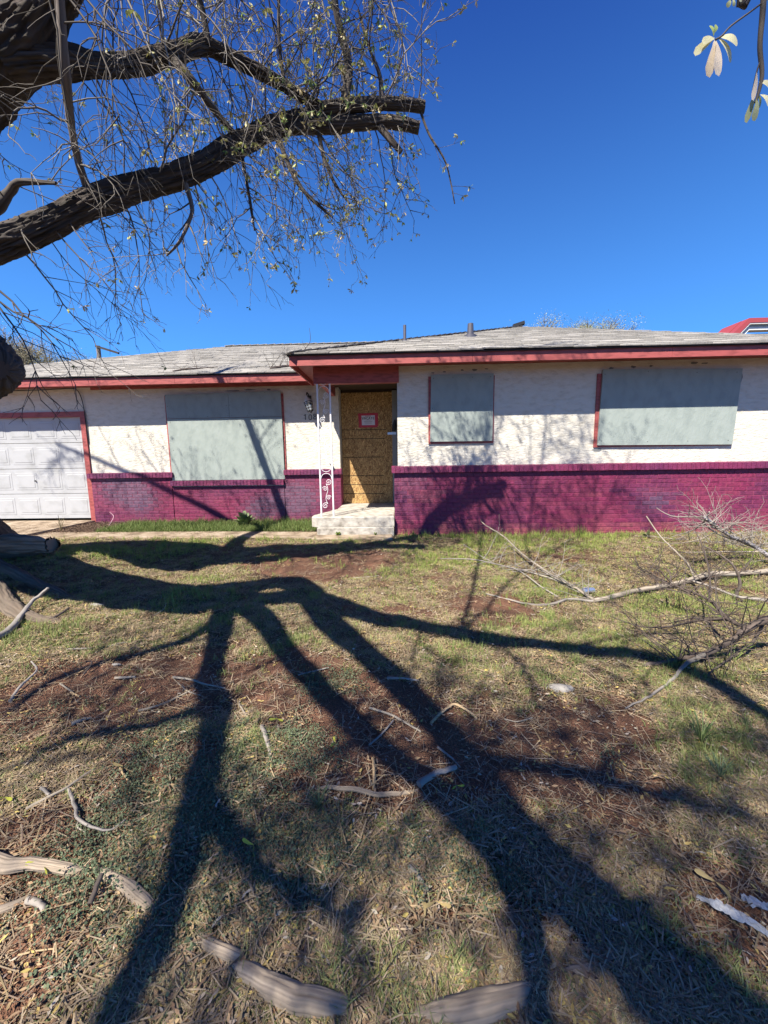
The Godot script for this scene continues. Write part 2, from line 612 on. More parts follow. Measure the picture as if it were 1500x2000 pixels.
func build_house() -> void:
	var house := thing("boarded_house", "low cream stucco house with plum brick base and boarded windows", "house")
	var stucco := mat("stucco", 0.615, 0.59, 0.525, 0.95)
	stucco.albedo_texture = noise_tex(5, 0.008, 5, 1024, [Color(0.90, 0.89, 0.87), Color(0.97, 0.965, 0.955), Color(1, 1, 1), Color(0.985, 0.985, 0.98)])
	tri_planar(stucco, Vector3(0.55, 1.35, 0.55))
	var sr := noise_tex(11, 0.011, 5, 1024, [], true)
	relief(stucco, sr, 0.7)
	var brick_m := mat("painted_brick", 1, 1, 1, 0.62, 0.0, true)
	var grain := noise_tex(21, 0.05, 3, 512, [])
	brick_m.albedo_texture = noise_tex(22, 0.02, 5, 512, [Color(0.68, 0.66, 0.72), Color(0.9, 0.88, 0.9), Color(1, 1, 1)])
	tri_planar(brick_m, Vector3(1.3, 1.3, 1.3))
	relief(brick_m, grain, 0.35)
	var mortar := mat("mortar", 1, 1, 1, 0.9, 0.0, true)
	tri_planar(mortar, Vector3(2, 2, 2))
	relief(mortar, grain, 0.4)
	var red := mat("red_trim_paint", 0.36, 0.085, 0.082, 0.6)
	red.albedo_texture = noise_tex(31, 0.015, 5, 512, [Color(0.72, 0.7, 0.68), Color(0.95, 0.94, 0.93), Color(1, 1, 1)])
	tri_planar(red, Vector3(0.6, 2.5, 2.5))
	var board := mat("grey_green_board", 0.295, 0.34, 0.325, 0.75)
	board.albedo_texture = noise_tex(41, 0.012, 5, 512, [Color(0.9, 0.91, 0.91), Color(0.97, 0.975, 0.97), Color(1, 1, 1)])
	tri_planar(board, Vector3(0.8, 0.5, 0.8))
	relief(board, noise_tex(42, 0.02, 4, 512, [], true), 0.25)
	var sheet := mat("shingle_grit", 1, 1, 1, 0.95, 0.0, true)
	sheet.albedo_texture = noise_tex(51, 0.06, 4, 512, [Color(0.6, 0.6, 0.62), Color(0.95, 0.94, 0.92), Color(1, 1, 0.98)])
	tri_planar(sheet, Vector3(1.2, 1.2, 1.2))
	var felt := mat("dark_roof_felt", 0.028, 0.027, 0.03, 0.9)
	var white := mat("white_door_paint", 0.41, 0.42, 0.435, 0.5)
	white.albedo_texture = noise_tex(61, 0.01, 5, 512, [Color(0.9, 0.9, 0.89), Color(0.98, 0.98, 0.98), Color(1, 1, 1)])
	tri_planar(white, Vector3(0.5, 0.7, 0.5))
	var iron := mat("white_painted_iron", 0.72, 0.72, 0.74, 0.5)
	var timber := mat("brown_timber", 0.075, 0.05, 0.033, 0.8)
	timber.albedo_texture = noise_tex(71, 0.03, 4, 512, [Color(0.5, 0.5, 0.5), Color(0.9, 0.88, 0.85), Color(1, 1, 1)])
	tri_planar(timber, Vector3(0.4, 5, 5))
	var grey := mat("grey_smear_paint", 0.17, 0.18, 0.185, 0.8)
	var metal := mat("grey_vent_metal", 0.10, 0.10, 0.125, 0.5, 0.4)
	var black := mat("black_metal", 0.015, 0.015, 0.016, 0.45)

	# right wing
	boxed("stucco_wall", Vector3(0.0, 1.05, -0.2), Vector3(6.15, 2.6, -0.035), stucco, house)
	boxed("stucco_wall", Vector3(0.0, -0.3, -1.8), Vector3(0.14, 2.6, -0.203), stucco, house)
	boxed("stucco_wall", Vector3(6.01, -0.3, -11.0), Vector3(6.15, 2.6, -0.203), stucco, house)
	lay_bricks(house, -0.06, 6.17, 15, 0.0, 300, "brick_wall", brick_m, mortar)
	sill_course(house, -0.1, 6.19, 0.985, 0.0, brick_m, mortar)
	# left wing
	boxed("stucco_wall", Vector3(-6.17, 0.6, -1.9), Vector3(-1.13, 2.68, -1.585), stucco, house)
	boxed("stucco_wall", Vector3(-8.95, 2.14, -1.75), Vector3(-6.173, 2.68, -1.585), stucco, house)
	boxed("stucco_wall", Vector3(-10.0, -0.3, -1.75), Vector3(-8.953, 2.68, -1.585), stucco, house)
	boxed("stucco_wall", Vector3(-10.0, -0.3, -11.0), Vector3(-9.85, 2.68, -1.753), stucco, house)
	boxed("stucco_wall", Vector3(-10.0, -0.3, -11.15), Vector3(6.15, 2.68, -11.003), stucco, house)
	lay_bricks(house, -6.18, -4.525, 14, -1.55, 0, "brick_wall", brick_m, mortar)
	lay_bricks(house, -4.52, -2.255, 11, -1.55, 0, "brick_wall", brick_m, mortar)
	lay_bricks(house, -2.25, -1.12, 14, -1.55, 0, "brick_wall", brick_m, mortar)
	sill_course(house, -6.22, -4.47, 0.905, -1.55, brick_m, mortar)
	sill_course(house, -4.53, -2.25, 0.735, -1.55, brick_m, mortar)
	sill_course(house, -2.245, -1.09, 0.925, -1.55, brick_m, mortar)

	# soffits and fascia boards
	boxed("soffit", Vector3(-1.5, 2.603, -1.2), Vector3(6.45, 2.625, 0.43), red, house)
	for s in [[-1.515, 1.05], [1.054, 3.75], [3.754, 6.47]]:
		boxed("fascia_board", Vector3(s[0], 2.525, 0.432), Vector3(s[1], 2.655, 0.455), red, house)
	boxed("fascia_board", Vector3(-1.525, 2.525, -1.1), Vector3(-1.503, 2.655, 0.43), red, house)
	boxed("soffit", Vector3(-10.3, 2.682, -1.8), Vector3(-1.5, 2.70, -1.12), red, house)
	for s in [[-10.3, -7.1], [-7.096, -4.05], [-4.046, -1.53]]:
		boxed("fascia_board", Vector3(s[0], 2.62, -1.118), Vector3(s[1], 2.75, -1.095), red, house)
	boxed("frieze_board", Vector3(-6.0, 2.63, -1.584), Vector3(-1.14, 2.68, -1.56), red, house)
	# porch beam, its return and the ceiling
	boxed("porch_beam", Vector3(-1.275, 2.355, -0.09), Vector3(0.028, 2.602, 0.012), red, house)
	boxed("porch_beam", Vector3(-1.272, 2.42, -1.58), Vector3(-1.19, 2.602, -0.093), red, house)
	boxed("porch_ceiling", Vector3(-1.187, 2.58, -1.88), Vector3(0.0, 2.602, -0.093), timber, house)

	# roofs
	var roof_r := Geo.new()
	var er := Vector3(-1.55, 2.668, 0.495)
	var slope := Vector3(0, 0.347, -0.9379)
	var apex := Vector3(3.05, 4.37, -4.105)
	var rr := Vector3(6.5, 2.668, 0.495)
	roof_r.tri(er, apex, rr)
	roof_r.quad(Vector3(-1.55, 2.668, -9.5), Vector3(3.05, 4.37, -9.5), apex, er)
	roof_r.quad(rr, apex, Vector3(3.05, 4.37, -9.5), Vector3(6.5, 2.668, -9.5))
	roof_r.box(Vector3(-1.545, 2.657, 0.2), Vector3(6.495, 2.6675, 0.49))
	roof_r.box(Vector3(-1.545, 2.657, -1.0), Vector3(-1.3, 2.6675, 0.197))
	var r1 := part("roof", roof_r, felt, house)
	lay_shingles(r1, er + Vector3(0, 0.004, 0.006), Vector3.RIGHT, slope, 4.9, 0.0, 0.9379, 8.05, -0.703, 300, sheet)
	var hip := Geo.new()
	for k in 40:
		var a := er.lerp(apex, k / 40.0)
		var b := er.lerp(apex, (k + 1.25) / 40.0)
		hip.tint = Color(0.1, 0.1, 0.115) * rng.randf_range(0.8, 1.3)
		hip.bar(a + Vector3(0, 0.014, 0), b + Vector3(0, 0.03, 0), 0.2, 0.012)
	part("hip_caps", hip, sheet, r1, "stuff")
	var roof_l := Geo.new()
	var el := Vector3(-10.3, 2.765, -1.065)
	var ridge_a := Vector3(-5.15, 4.67, -6.215)
	roof_l.quad(el, ridge_a, Vector3(3.3, 4.67, -6.215), Vector3(3.3, 2.765, -1.065))
	roof_l.tri(Vector3(-10.3, 2.765, -11.4), ridge_a, el)
	roof_l.quad(Vector3(6.5, 2.765, -11.4), Vector3(6.5, 4.0, -8.5), Vector3(3.3, 4.67, -6.215), ridge_a)
	roof_l.tri(Vector3(-10.3, 2.765, -11.4), Vector3(6.5, 2.765, -11.4), ridge_a)
	roof_l.box(Vector3(-10.29, 2.753, -1.4), Vector3(-1.56, 2.7645, -1.07))
	var r2 := part("roof", roof_l, felt, house)
	lay_shingles(r2, el + Vector3(0, 0.004, 0.006), Vector3.RIGHT, slope, 5.48, 0.0, 0.9379, 9.25, 0.93, 0, sheet)
	var caps := Geo.new()
	for k in 34:
		caps.tint = Color(0.33, 0.33, 0.32) * rng.randf_range(0.85, 1.1)
		caps.bar(Vector3(-5.2 + k * 0.25, 4.68, -6.215), Vector3(-4.9 + k * 0.25, 4.70, -6.215), 0.24, 0.012)
	part("ridge_caps", caps, sheet, r2, "stuff")
	# vents that pierce the roof
	for q in [[Vector3(0.14, 0, -0.9), 0.026, 0.28, 0.026], [Vector3(1.38, 0, -1.6), 0.062, 0.24, 0.052]]:
		var p: Vector3 = q[0]
		p.y = 2.668 + (0.495 - p.z) * 0.37
		var g := Geo.new()
		g.tube([p - Vector3(0, 0.05, 0), p + Vector3(0, 0.02, 0), p + Vector3(0, 0.06, 0), p + Vector3(0, q[2], 0)], [q[1] * 2.3, q[1] * 2.0, q[1], q[3]], 18)
		part("vent_pipe", g, metal, r1)
	var rv := Geo.new()
	rv.tint = Color.WHITE
	rv.bar(Vector3(2.86, 4.39, -4.1), Vector3(3.12, 4.46, -4.08), 0.16, 0.07)
	part("ridge_vent", rv, black, r1)

	# boards over the windows, what is left of the red frames, grey paint smears
	boxed("window_frame", Vector3(0.478, 1.425, -0.034), Vector3(1.472, 2.43, -0.012), red, house)
	window_board(house, [Vector2(0.502, 1.458), Vector2(1.452, 1.455), Vector2(1.452, 2.455), Vector2(0.515, 2.452)], 0.012, board)
	boxed("window_frame", Vector3(2.995, 1.335, -0.034), Vector3(5.045, 2.42, -0.014), red, house)
	window_board(house, [Vector2(3.04, 1.365), Vector2(5.03, 1.345), Vector2(5.07, 2.445), Vector2(3.06, 2.475)], 0.012, board)
	boxed("window_frame", Vector3(-4.54, 0.86, -1.584), Vector3(-2.20, 2.49, -1.565), red, house)
	window_board(house, [Vector2(-4.50, 0.842), Vector2(-2.235, 0.842), Vector2(-2.235, 2.045), Vector2(-4.50, 2.045)], -1.535, board)
	window_board(house, [Vector2(-4.505, 2.053), Vector2(-3.268, 2.053), Vector2(-3.268, 2.512), Vector2(-4.515, 2.505)], -1.538, board)
	window_board(house, [Vector2(-3.26, 2.053), Vector2(-2.235, 2.053), Vector2(-2.24, 2.535), Vector2(-3.26, 2.52)], -1.532, board)
	for s in [[0.55, 2.49, 0.035, 0.013], [0.72, 2.50, 0.03, 0.012], [0.99, 2.52, 0.03, 0.016], [1.17, 2.52, 0.045, 0.02], [1.35, 2.53, 0.035, 0.014], [3.2, 2.50, 0.05, 0.02], [3.52, 2.51, 0.045, 0.022], [3.78, 2.52, 0.04, 0.015], [4.4, 2.545, 0.06, 0.02], [4.55, 2.54, 0.07, 0.014], [5.08, 2.33, 0.045, 0.12], [3.05, 1.29, 0.09, 0.03]]:
		smear(house, "paint_smear", s[0], s[1], s[2], s[3], -0.0325, grey)
	for s in [[-3.2, 2.56, 0.16, 0.018], [-2.85, 2.575, 0.12, 0.016], [-2.48, 2.57, 0.05, 0.02]]:
		smear(house, "paint_smear", s[0], s[1], s[2], s[3], -1.582, grey)
	var pale := mat("pale_patch_paint", 0.78, 0.78, 0.77, 0.8)
	smear(house, "paint_smear", 4.83, 1.25, 0.06, 0.05, -0.0325, pale)

	# garage door: five by four raised panels in four sections
	var gd := Node3D.new()
	gd.name = "garage_door"
	house.add_child(gd, true)
	for r in 4:
		var y0 := 0.085 + r * 0.513
		boxed("door_section", Vector3(-8.94, y0 + 0.004, -1.68), Vector3(-6.275, y0 + 0.509, -1.64), white, gd, 0.003)
		for k in 5:
			var x1 := -6.33 - k * 0.527
			var g := Geo.new()
			var x0 := x1 - 0.452
			g.box(Vector3(x0, y0 + 0.085, -1.642), Vector3(x1, y0 + 0.43, -1.636), 0.004)
			g.box(Vector3(x0 + 0.045, y0 + 0.128, -1.637), Vector3(x1 - 0.045, y0 + 0.387, -1.631), 0.005)
			part("door_panel", g, white, gd)
	var knob := Geo.new()
	knob.tube([Vector3(-7.41, 0.865, -1.64), Vector3(-7.41, 0.865, -1.61)], [0.016, 0.013], 10)
	part("lock", knob, black, gd)
	boxed("garage_frame", Vector3(-6.272, 0.02, -1.66), Vector3(-6.175, 2.225, -1.556), red, house)
	boxed("garage_frame", Vector3(-8.95, 2.125, -1.66), Vector3(-6.275, 2.225, -1.558), red, house)

	# front door under its sheet of strand board
	boxed("door_frame", Vector3(-1.128, 0.2, -2.05), Vector3(0.0, 2.58, -1.885), timber, house)
	var gb := Geo.new()
	gb.tint = Color(0.30, 0.31, 0.33)
	gb.box(Vector3(-0.105, 0.31, -1.884), Vector3(-0.002, 2.55, -1.83), 0.004)
	part("door_jamb", gb, mat("grey_jamb_paint", 0.22, 0.235, 0.25, 0.6), house)
	var osb := mat("strand_board", 1, 1, 1, 0.75)
	osb.albedo_texture = osb_texture()
	osb.albedo_color = Color(0.95, 0.98, 1.0)
	var dg := Geo.new()
	var da := Vector3(-1.122, 0.315, -1.85)
	dg.quad(da, da + Vector3(0, 2.205, 0), da + Vector3(1.022, 2.21, 0), da + Vector3(1.012, 0, 0))
	dg.quad(da + Vector3(1.012, 0, 0), da + Vector3(1.022, 2.21, 0), da + Vector3(1.022, 2.21, -0.03), da + Vector3(1.012, 0, -0.03))
	dg.quad(da + Vector3(0, 2.205, 0), da + Vector3(0, 2.205, -0.03), da + Vector3(1.022, 2.21, -0.03), da + Vector3(1.022, 2.21, 0))
	part("door_board", dg, osb, house)
	var hasp := boxed("hasp", Vector3(-0.199, 1.691, -1.845), Vector3(-0.055, 1.737, -1.825) + Vector3(0.03, 0, 0), mat("zinc", 0.62, 0.66, 0.70, 0.35, 0.6), house)
	var hp := Geo.new()
	hp.tube([Vector3(-0.075, 1.76, -1.83), Vector3(-0.06, 1.86, -1.8), Vector3(-0.05, 1.98, -1.815)], [0.035, 0.045, 0.012], 10)
	part("door_handle", hp, black, house)

	porch_post(house, iron)
	# cable that droops from the eave to the garage frame
	var cab := Geo.new()
	var cp := smooth_path([Vector3(-8.2, 2.648, -1.575), Vector3(-7.0, 2.652, -1.575), Vector3(-6.45, 2.665, -1.57), Vector3(-6.28, 2.64, -1.56), Vector3(-6.2, 2.5, -1.555), Vector3(-6.165, 2.22, -1.555), Vector3(-6.16, 1.6, -1.57)], 6)
	cab.tube(cp, cp.map(func(_p): return 0.0075), 6)
	part("cable", cab, black, house)
	var plate := Geo.new()
	plate.box(Vector3(-1.32, 1.10, -1.5), Vector3(-1.26, 1.135, -1.42), 0.004)
	plate.bar(Vector3(-1.30, 1.115, -1.58), Vector3(-1.29, 1.115, -1.5), 0.02)
	part("mailbox_bracket", plate, black, house)
	var ink := mat("dark_number_paint", 0.05, 0.05, 0.055, 0.7)
	letters("1", 0.105, 0.004, ink, house, "house_number", Vector3(-1.79, 2.035, -1.578))
	letters("0", 0.105, 0.004, ink, house, "house_number", Vector3(-1.69, 2.03, -1.578))
	letters("8", 0.105, 0.004, ink, house, "house_number", Vector3(-1.60, 2.04, -1.578))


func build_house_fittings() -> void:
	# concrete steps under the door
	var conc := mat("painted_concrete", 0.50, 0.485, 0.45, 0.9)
	conc.albedo_texture = noise_tex(81, 0.012, 6, 512, [Color(0.62, 0.6, 0.57), Color(0.85, 0.83, 0.81), Color(0.95, 0.94, 0.92), Color(1, 1, 1)])
	tri_planar(conc, Vector3(0.9, 0.9, 0.9))
	relief(conc, noise_tex(82, 0.03, 5, 512, []), 0.6)
	var st := thing("porch_steps", "two whitish concrete steps under the boarded front door", "steps", Vector3(-0.75, 0, 0))
	var top := Geo.new()
	slab(top, [Vector2(0.685, 0.09), Vector2(0.685, -1.88), Vector2(-0.37, -1.88), Vector2(-0.37, -0.95), Vector2(-0.64, -0.12), Vector2(-0.63, 0.02), Vector2(-0.54, 0.09)], 0.15, 0.31)
	part("top_step", top, conc, st)
	var low := Geo.new()
	slab(low, [Vector2(0.68, 0.11), Vector2(0.68, -1.0), Vector2(-0.4, -1.0), Vector2(-0.58, -0.1), Vector2(-0.53, 0.11)], -0.1, 0.146)
	part("lower_step", low, conc, st)
	# carriage lamp hanging askew
	var lamp := thing("wall_lantern", "black and white carriage lantern hanging askew beside the porch post", "lantern", Vector3(-1.70, 2.30, -1.578))
	var black := mat("black_metal", 0.015, 0.015, 0.016, 0.45)
	var g := Geo.new()
	g.box(Vector3(-0.035, -0.02, 0.0), Vector3(0.045, 0.14, 0.015), 0.004)
	g.tube(smooth_path([Vector3(0.005, 0.1, 0.01), Vector3(0.0, 0.155, 0.07), Vector3(-0.01, 0.17, 0.13), Vector3(-0.015, 0.1, 0.16)], 6), smooth_radii([0.012, 0.012, 0.012, 0.01], 6), 8)
	part("bracket", g, black, lamp)
	var body := Node3D.new()
	body.name = "lamp_head"
	body.position = Vector3(-0.015, 0.1, 0.16)
	body.rotation = Vector3(-0.12, 0.3, 0.24)
	lamp.add_child(body)
	var hood := Geo.new()
	hood.tube([Vector3(0, 0.03, 0), Vector3(0, 0.0, 0), Vector3(0, -0.03, 0), Vector3(0, -0.085, 0), Vector3(0, -0.1, 0)], [0.006, 0.016, 0.03, 0.082, 0.086], 6)
	part("hood", hood, mat("bleached_lamp_top", 0.55, 0.54, 0.52, 0.5), body)
	var cage := Geo.new()
	for k in 6:
		var a := TAU * k / 6.0
		var b := TAU * (k + 1) / 6.0
		var u := Vector3(cos(a), 0, sin(a))
		var w := Vector3(cos(b), 0, sin(b))
		cage.bar(u * 0.078 + Vector3(0, -0.1, 0), u * 0.055 + Vector3(0, -0.27, 0), 0.009)
		for y in [[-0.104, 0.078], [-0.16, 0.071], [-0.215, 0.063], [-0.27, 0.056]]:
			cage.bar(u * y[1] + Vector3(0, y[0], 0), w * y[1] + Vector3(0, y[0], 0), 0.007)
	cage.tube([Vector3(0, -0.27, 0), Vector3(0, -0.285, 0), Vector3(0, -0.3, 0), Vector3(0, -0.325, 0)], [0.058, 0.05, 0.014, 0.005], 10)
	part("cage", cage, black, body)
	var glass := Geo.new()
	glass.tube([Vector3(0, -0.105, 0), Vector3(0, -0.265, 0)], [0.07, 0.05], 6, 0.0, null, false)
	var gm := StandardMaterial3D.new()
	gm.albedo_color = Color(0.9, 0.95, 1.0, 0.25)
	gm.transparency = BaseMaterial3D.TRANSPARENCY_ALPHA
	gm.roughness = 0.08
	part("lamp_glass", glass, gm, body)
	var tube := Geo.new()
	tube.tube([Vector3(0, -0.27, 0), Vector3(0, -0.19, 0)], [0.012, 0.012], 8)
	part("candle_sleeve", tube, mat("white_iron2", 0.7, 0.7, 0.68, 0.5), body)
	# notice taped to the board
	var sign := thing("notice_sign", "white paper notice bordered with red tape on the strand board door", "notice", Vector3(-0.585, 1.979, -1.845))
	var tape := mat("red_tape", 0.47, 0.02, 0.025, 0.4)
	var tg := Geo.new()
	for q in [[-0.2, 0.095, 0.2, 0.14], [-0.19, -0.14, 0.18, -0.095], [-0.19, -0.135, -0.13, 0.13], [0.135, -0.125, 0.2, 0.13]]:
		var j := rng.randf_range(-0.012, 0.012)
		var z: float = 0.0025 + absf(j) * 0.1
		var k := Geo.new()
		k.box(Vector3(q[0], q[1], 0.001), Vector3(q[2], q[3], z))
		var o := part("tape_strip", k, tape, sign)
		o.rotation.z = j * 3.0 + 0.02
	var paper := Geo.new()
	paper.box(Vector3(-0.135, -0.105, -0.001), Vector3(0.14, 0.105, 0.0006))
	part("paper", paper, mat("paper", 0.66, 0.66, 0.72, 0.8), sign)
	var ink := mat("print_ink", 0.03, 0.03, 0.035, 0.7)
	letters("NOTICE", 0.022, 0.001, mat("red_print", 0.3, 0.04, 0.05, 0.7), sign, "lettering", Vector3(0.0, 0.078, 0.0014), "Droid Sans", true)
	letters("VACATE", 0.05, 0.001, ink, sign, "lettering", Vector3(0.0, 0.04, 0.0014), "Droid Sans", true)
	for l in [[0.0, 0.005, 0.10], [0.0, -0.018, 0.17], [0.0, -0.036, 0.15], [0.0, -0.068, 0.14]]:
		var lg := Geo.new()
		lg.box(Vector3(l[0] - l[2] / 2, l[1] - 0.0035, 0.0008), Vector3(l[0] + l[2] / 2, l[1] + 0.0035, 0.0016))
		part("print_line", lg, mat("faint_print", 0.25, 0.2, 0.25, 0.7), sign)


# a flat slab over a plan outline (x, z), counted anticlockwise from above or clockwise, with a small arris
func slab(g: Geo, ring: Array, y0: float, y1: float, arris := 0.012) -> void:
	var m := ring.size()
	var mid := Vector2.ZERO
	for p in ring:
		mid += p / m
	var area := 0.0
	for i in m:
		area += (ring[i] as Vector2).cross(ring[(i + 1) % m])
	if area > 0:
		ring = ring.duplicate()
		ring.reverse()
	var inner := []
	for p in ring:
		inner.append((p as Vector2) + (mid - p).normalized() * arris * 1.4)
	for i in m:
		var a: Vector2 = ring[i]
		var b: Vector2 = ring[(i + 1) % m]
		var ia: Vector2 = inner[i]
		var ib: Vector2 = inner[(i + 1) % m]
		var q := [Vector3(a.x, y0, a.y), Vector3(a.x, y1 - arris, a.y), Vector3(b.x, y1 - arris, b.y), Vector3(b.x, y0, b.y)]
		g.quad(q[0], q[1], q[2], q[3])
		g.quad(q[1], Vector3(ia.x, y1, ia.y), Vector3(ib.x, y1, ib.y), q[2])
		g.tri(Vector3(mid.x, y1, mid.y), Vector3(ib.x, y1, ib.y), Vector3(ia.x, y1, ia.y))


# ---------------------------------------------------------------- the tree
var tips := []


# one drooping branchlet with its side shoots; the ends are remembered for leaves and seeds
func sprout(g: Geo, p: Vector3, dir: Vector3, length: float, r: float, depth: int, droop: float, seeds: float, sides := 4) -> void:
	var seg := maxi(3, int(length / 0.09)) if depth > 0 else 3
	var pts := [p]
	var rad := [r]
	var d := dir.normalized()
	var kids := []
	var step := length / seg
	for i in seg:
		d = (d + Vector3(rng.randfn(0, 0.16), rng.randfn(0, 0.14) - droop * (0.5 + i) / seg * 0.5, rng.randfn(0, 0.16))).normalized()
		var q: Vector3 = pts[-1] + d * step
		pts.append(q)
		rad.append(maxf(r * (1.0 - 0.72 * (i + 1.0) / seg), 0.0014))
		if depth > 0 and (i > 0 or depth > 1):
			var m := 1 if rng.randf() < 0.72 else (2 if rng.randf() < 0.5 else 0)
			for k in m:
				var side := d.cross(Vector3(rng.randfn(), rng.randfn(), rng.randfn())).normalized()
				kids.append([q, (d * 0.75 + side * rng.randf_range(0.45, 0.95)).normalized(), length * rng.randf_range(0.25, 0.5) * (1.15 - 0.5 * i / seg), r * rng.randf_range(0.42, 0.6), depth - 1])
	if depth < 2 and rng.randf() < seeds * 0.55:
		tips.append([pts[-1], d])
	g.tube(pts, rad, sides if depth > 0 else 3, 0.0, null, false)
	for k in kids:
		sprout(g, k[0], k[1], k[2], maxf(k[3], 0.0024), k[4], droop, seeds, sides)


func twig_tint() -> Color:
	return Color(0.06, 0.05, 0.044).lerp(Color(0.30, 0.275, 0.24), pow(rng.randf(), 1.8))


# sprouts along a limb between two shares of its length
func dress(g: Geo, pts: Array, rad: Array, from: float, to: float, count: int, lo: float, hi: float, lean: Vector3, droop: float, depth: int, seeds: float, thick := 0.009) -> void:
	for i in count:
		var t := lerpf(from, to, (i + rng.randf()) / count) * (pts.size() - 1.001)
		var k := int(t)
		var p: Vector3 = (pts[k] as Vector3).lerp(pts[k + 1], t - k)
		var d := ((pts[k + 1] as Vector3) - (pts[k] as Vector3)).normalized()
		var side := Vector3(rng.randfn(), rng.randfn(), rng.randfn())
		side = (side - d * side.dot(d)).normalized()
		var dir := (side * 0.8 + d * rng.randf_range(0.0, 0.6) + lean).normalized()
		g.tint = twig_tint()
		var s: float = rad[k]
		sprout(g, p + (dir - d * dir.dot(d)).normalized() * s * 0.8, dir, rng.randf_range(lo, hi), thick * rng.randf_range(0.5, 1.1), depth, droop, seeds)


func seed_cluster(q: RandomNumberGenerator, tone: Color, wings: int, size: float) -> ArrayMesh:
	var g := Geo.new()
	for k in wings:
		var a := q.randf() * TAU
		var out := Vector3(cos(a), 0, sin(a)) * q.randf_range(0.15, 0.9) + Vector3(0, q.randf_range(-1.1, 0.15), 0)
		out = out.normalized()
		var side := out.cross(Vector3(q.randfn(), q.randfn(), q.randfn())).normalized()
		var l := size * q.randf_range(0.7, 1.2)
		var w := l * q.randf_range(0.14, 0.22)
		var o := out * 0.004
		g.tint = tone * q.randf_range(0.8, 1.2)
		var nn := out.cross(side) * w * 0.35
		g.quad(o - side * w * 0.25, o + out * l * 0.55 - side * w + nn, o + out * l * 0.55 + side * w - nn, o + side * w * 0.25)
		g.quad(o + out * l * 0.55 - side * w + nn, o + out * l - side * w * 0.45, o + out * l + side * w * 0.4, o + out * l * 0.55 + side * w - nn)
	return g.mesh()


func hang_leaves(called: String, list: Array, parent: Node3D, m: Material, kinds: Array, lo: float, hi: float) -> void:
	for k in kinds.size():
		var mine := []
		for i in list.size():
			if i % kinds.size() == k:
				mine.append(list[i])
		if mine.is_empty():
			continue
		var mm := MultiMesh.new()
		mm.transform_format = MultiMesh.TRANSFORM_3D
		mm.use_colors = true
		mm.mesh = kinds[k]
		mm.instance_count = mine.size()
		for i in mine.size():
			var s := rng.randf_range(lo, hi)
			mm.set_instance_transform(i, Transform3D(Basis(Vector3.UP, rng.randf() * TAU).rotated(Vector3.RIGHT, rng.randfn(0, 0.3)).scaled(Vector3.ONE * s), mine[i][0]))
			var t := rng.randf_range(0.75, 1.2)
			mm.set_instance_color(i, Color(t, t, t))
		var o := MultiMeshInstance3D.new()
		var key := str(parent.get_instance_id()) + called
		used[key] = used.get(key, -1) + 1
		o.name = called if used[key] == 0 else "%s_%03d" % [called, used[key]]
		o.multimesh = mm
		o.material_override = m
		o.set_meta("kind", "stuff")
		parent.add_child(o, true)


func limb(tree: Node3D, called: String, path: Array, radii: Array, sides: int, per: int, rough: float, m: Material, tone := 1.0) -> Array:
	var pts := smooth_path(path, per)
	var rad := smooth_radii(radii, per)
	var g := Geo.new()
	g.tint = Color(0.056, 0.047, 0.042) * tone
	g.tube(pts, rad, sides, rough, fine, true, 0.9)
	part(called, g, m, tree)
	return [pts, rad]


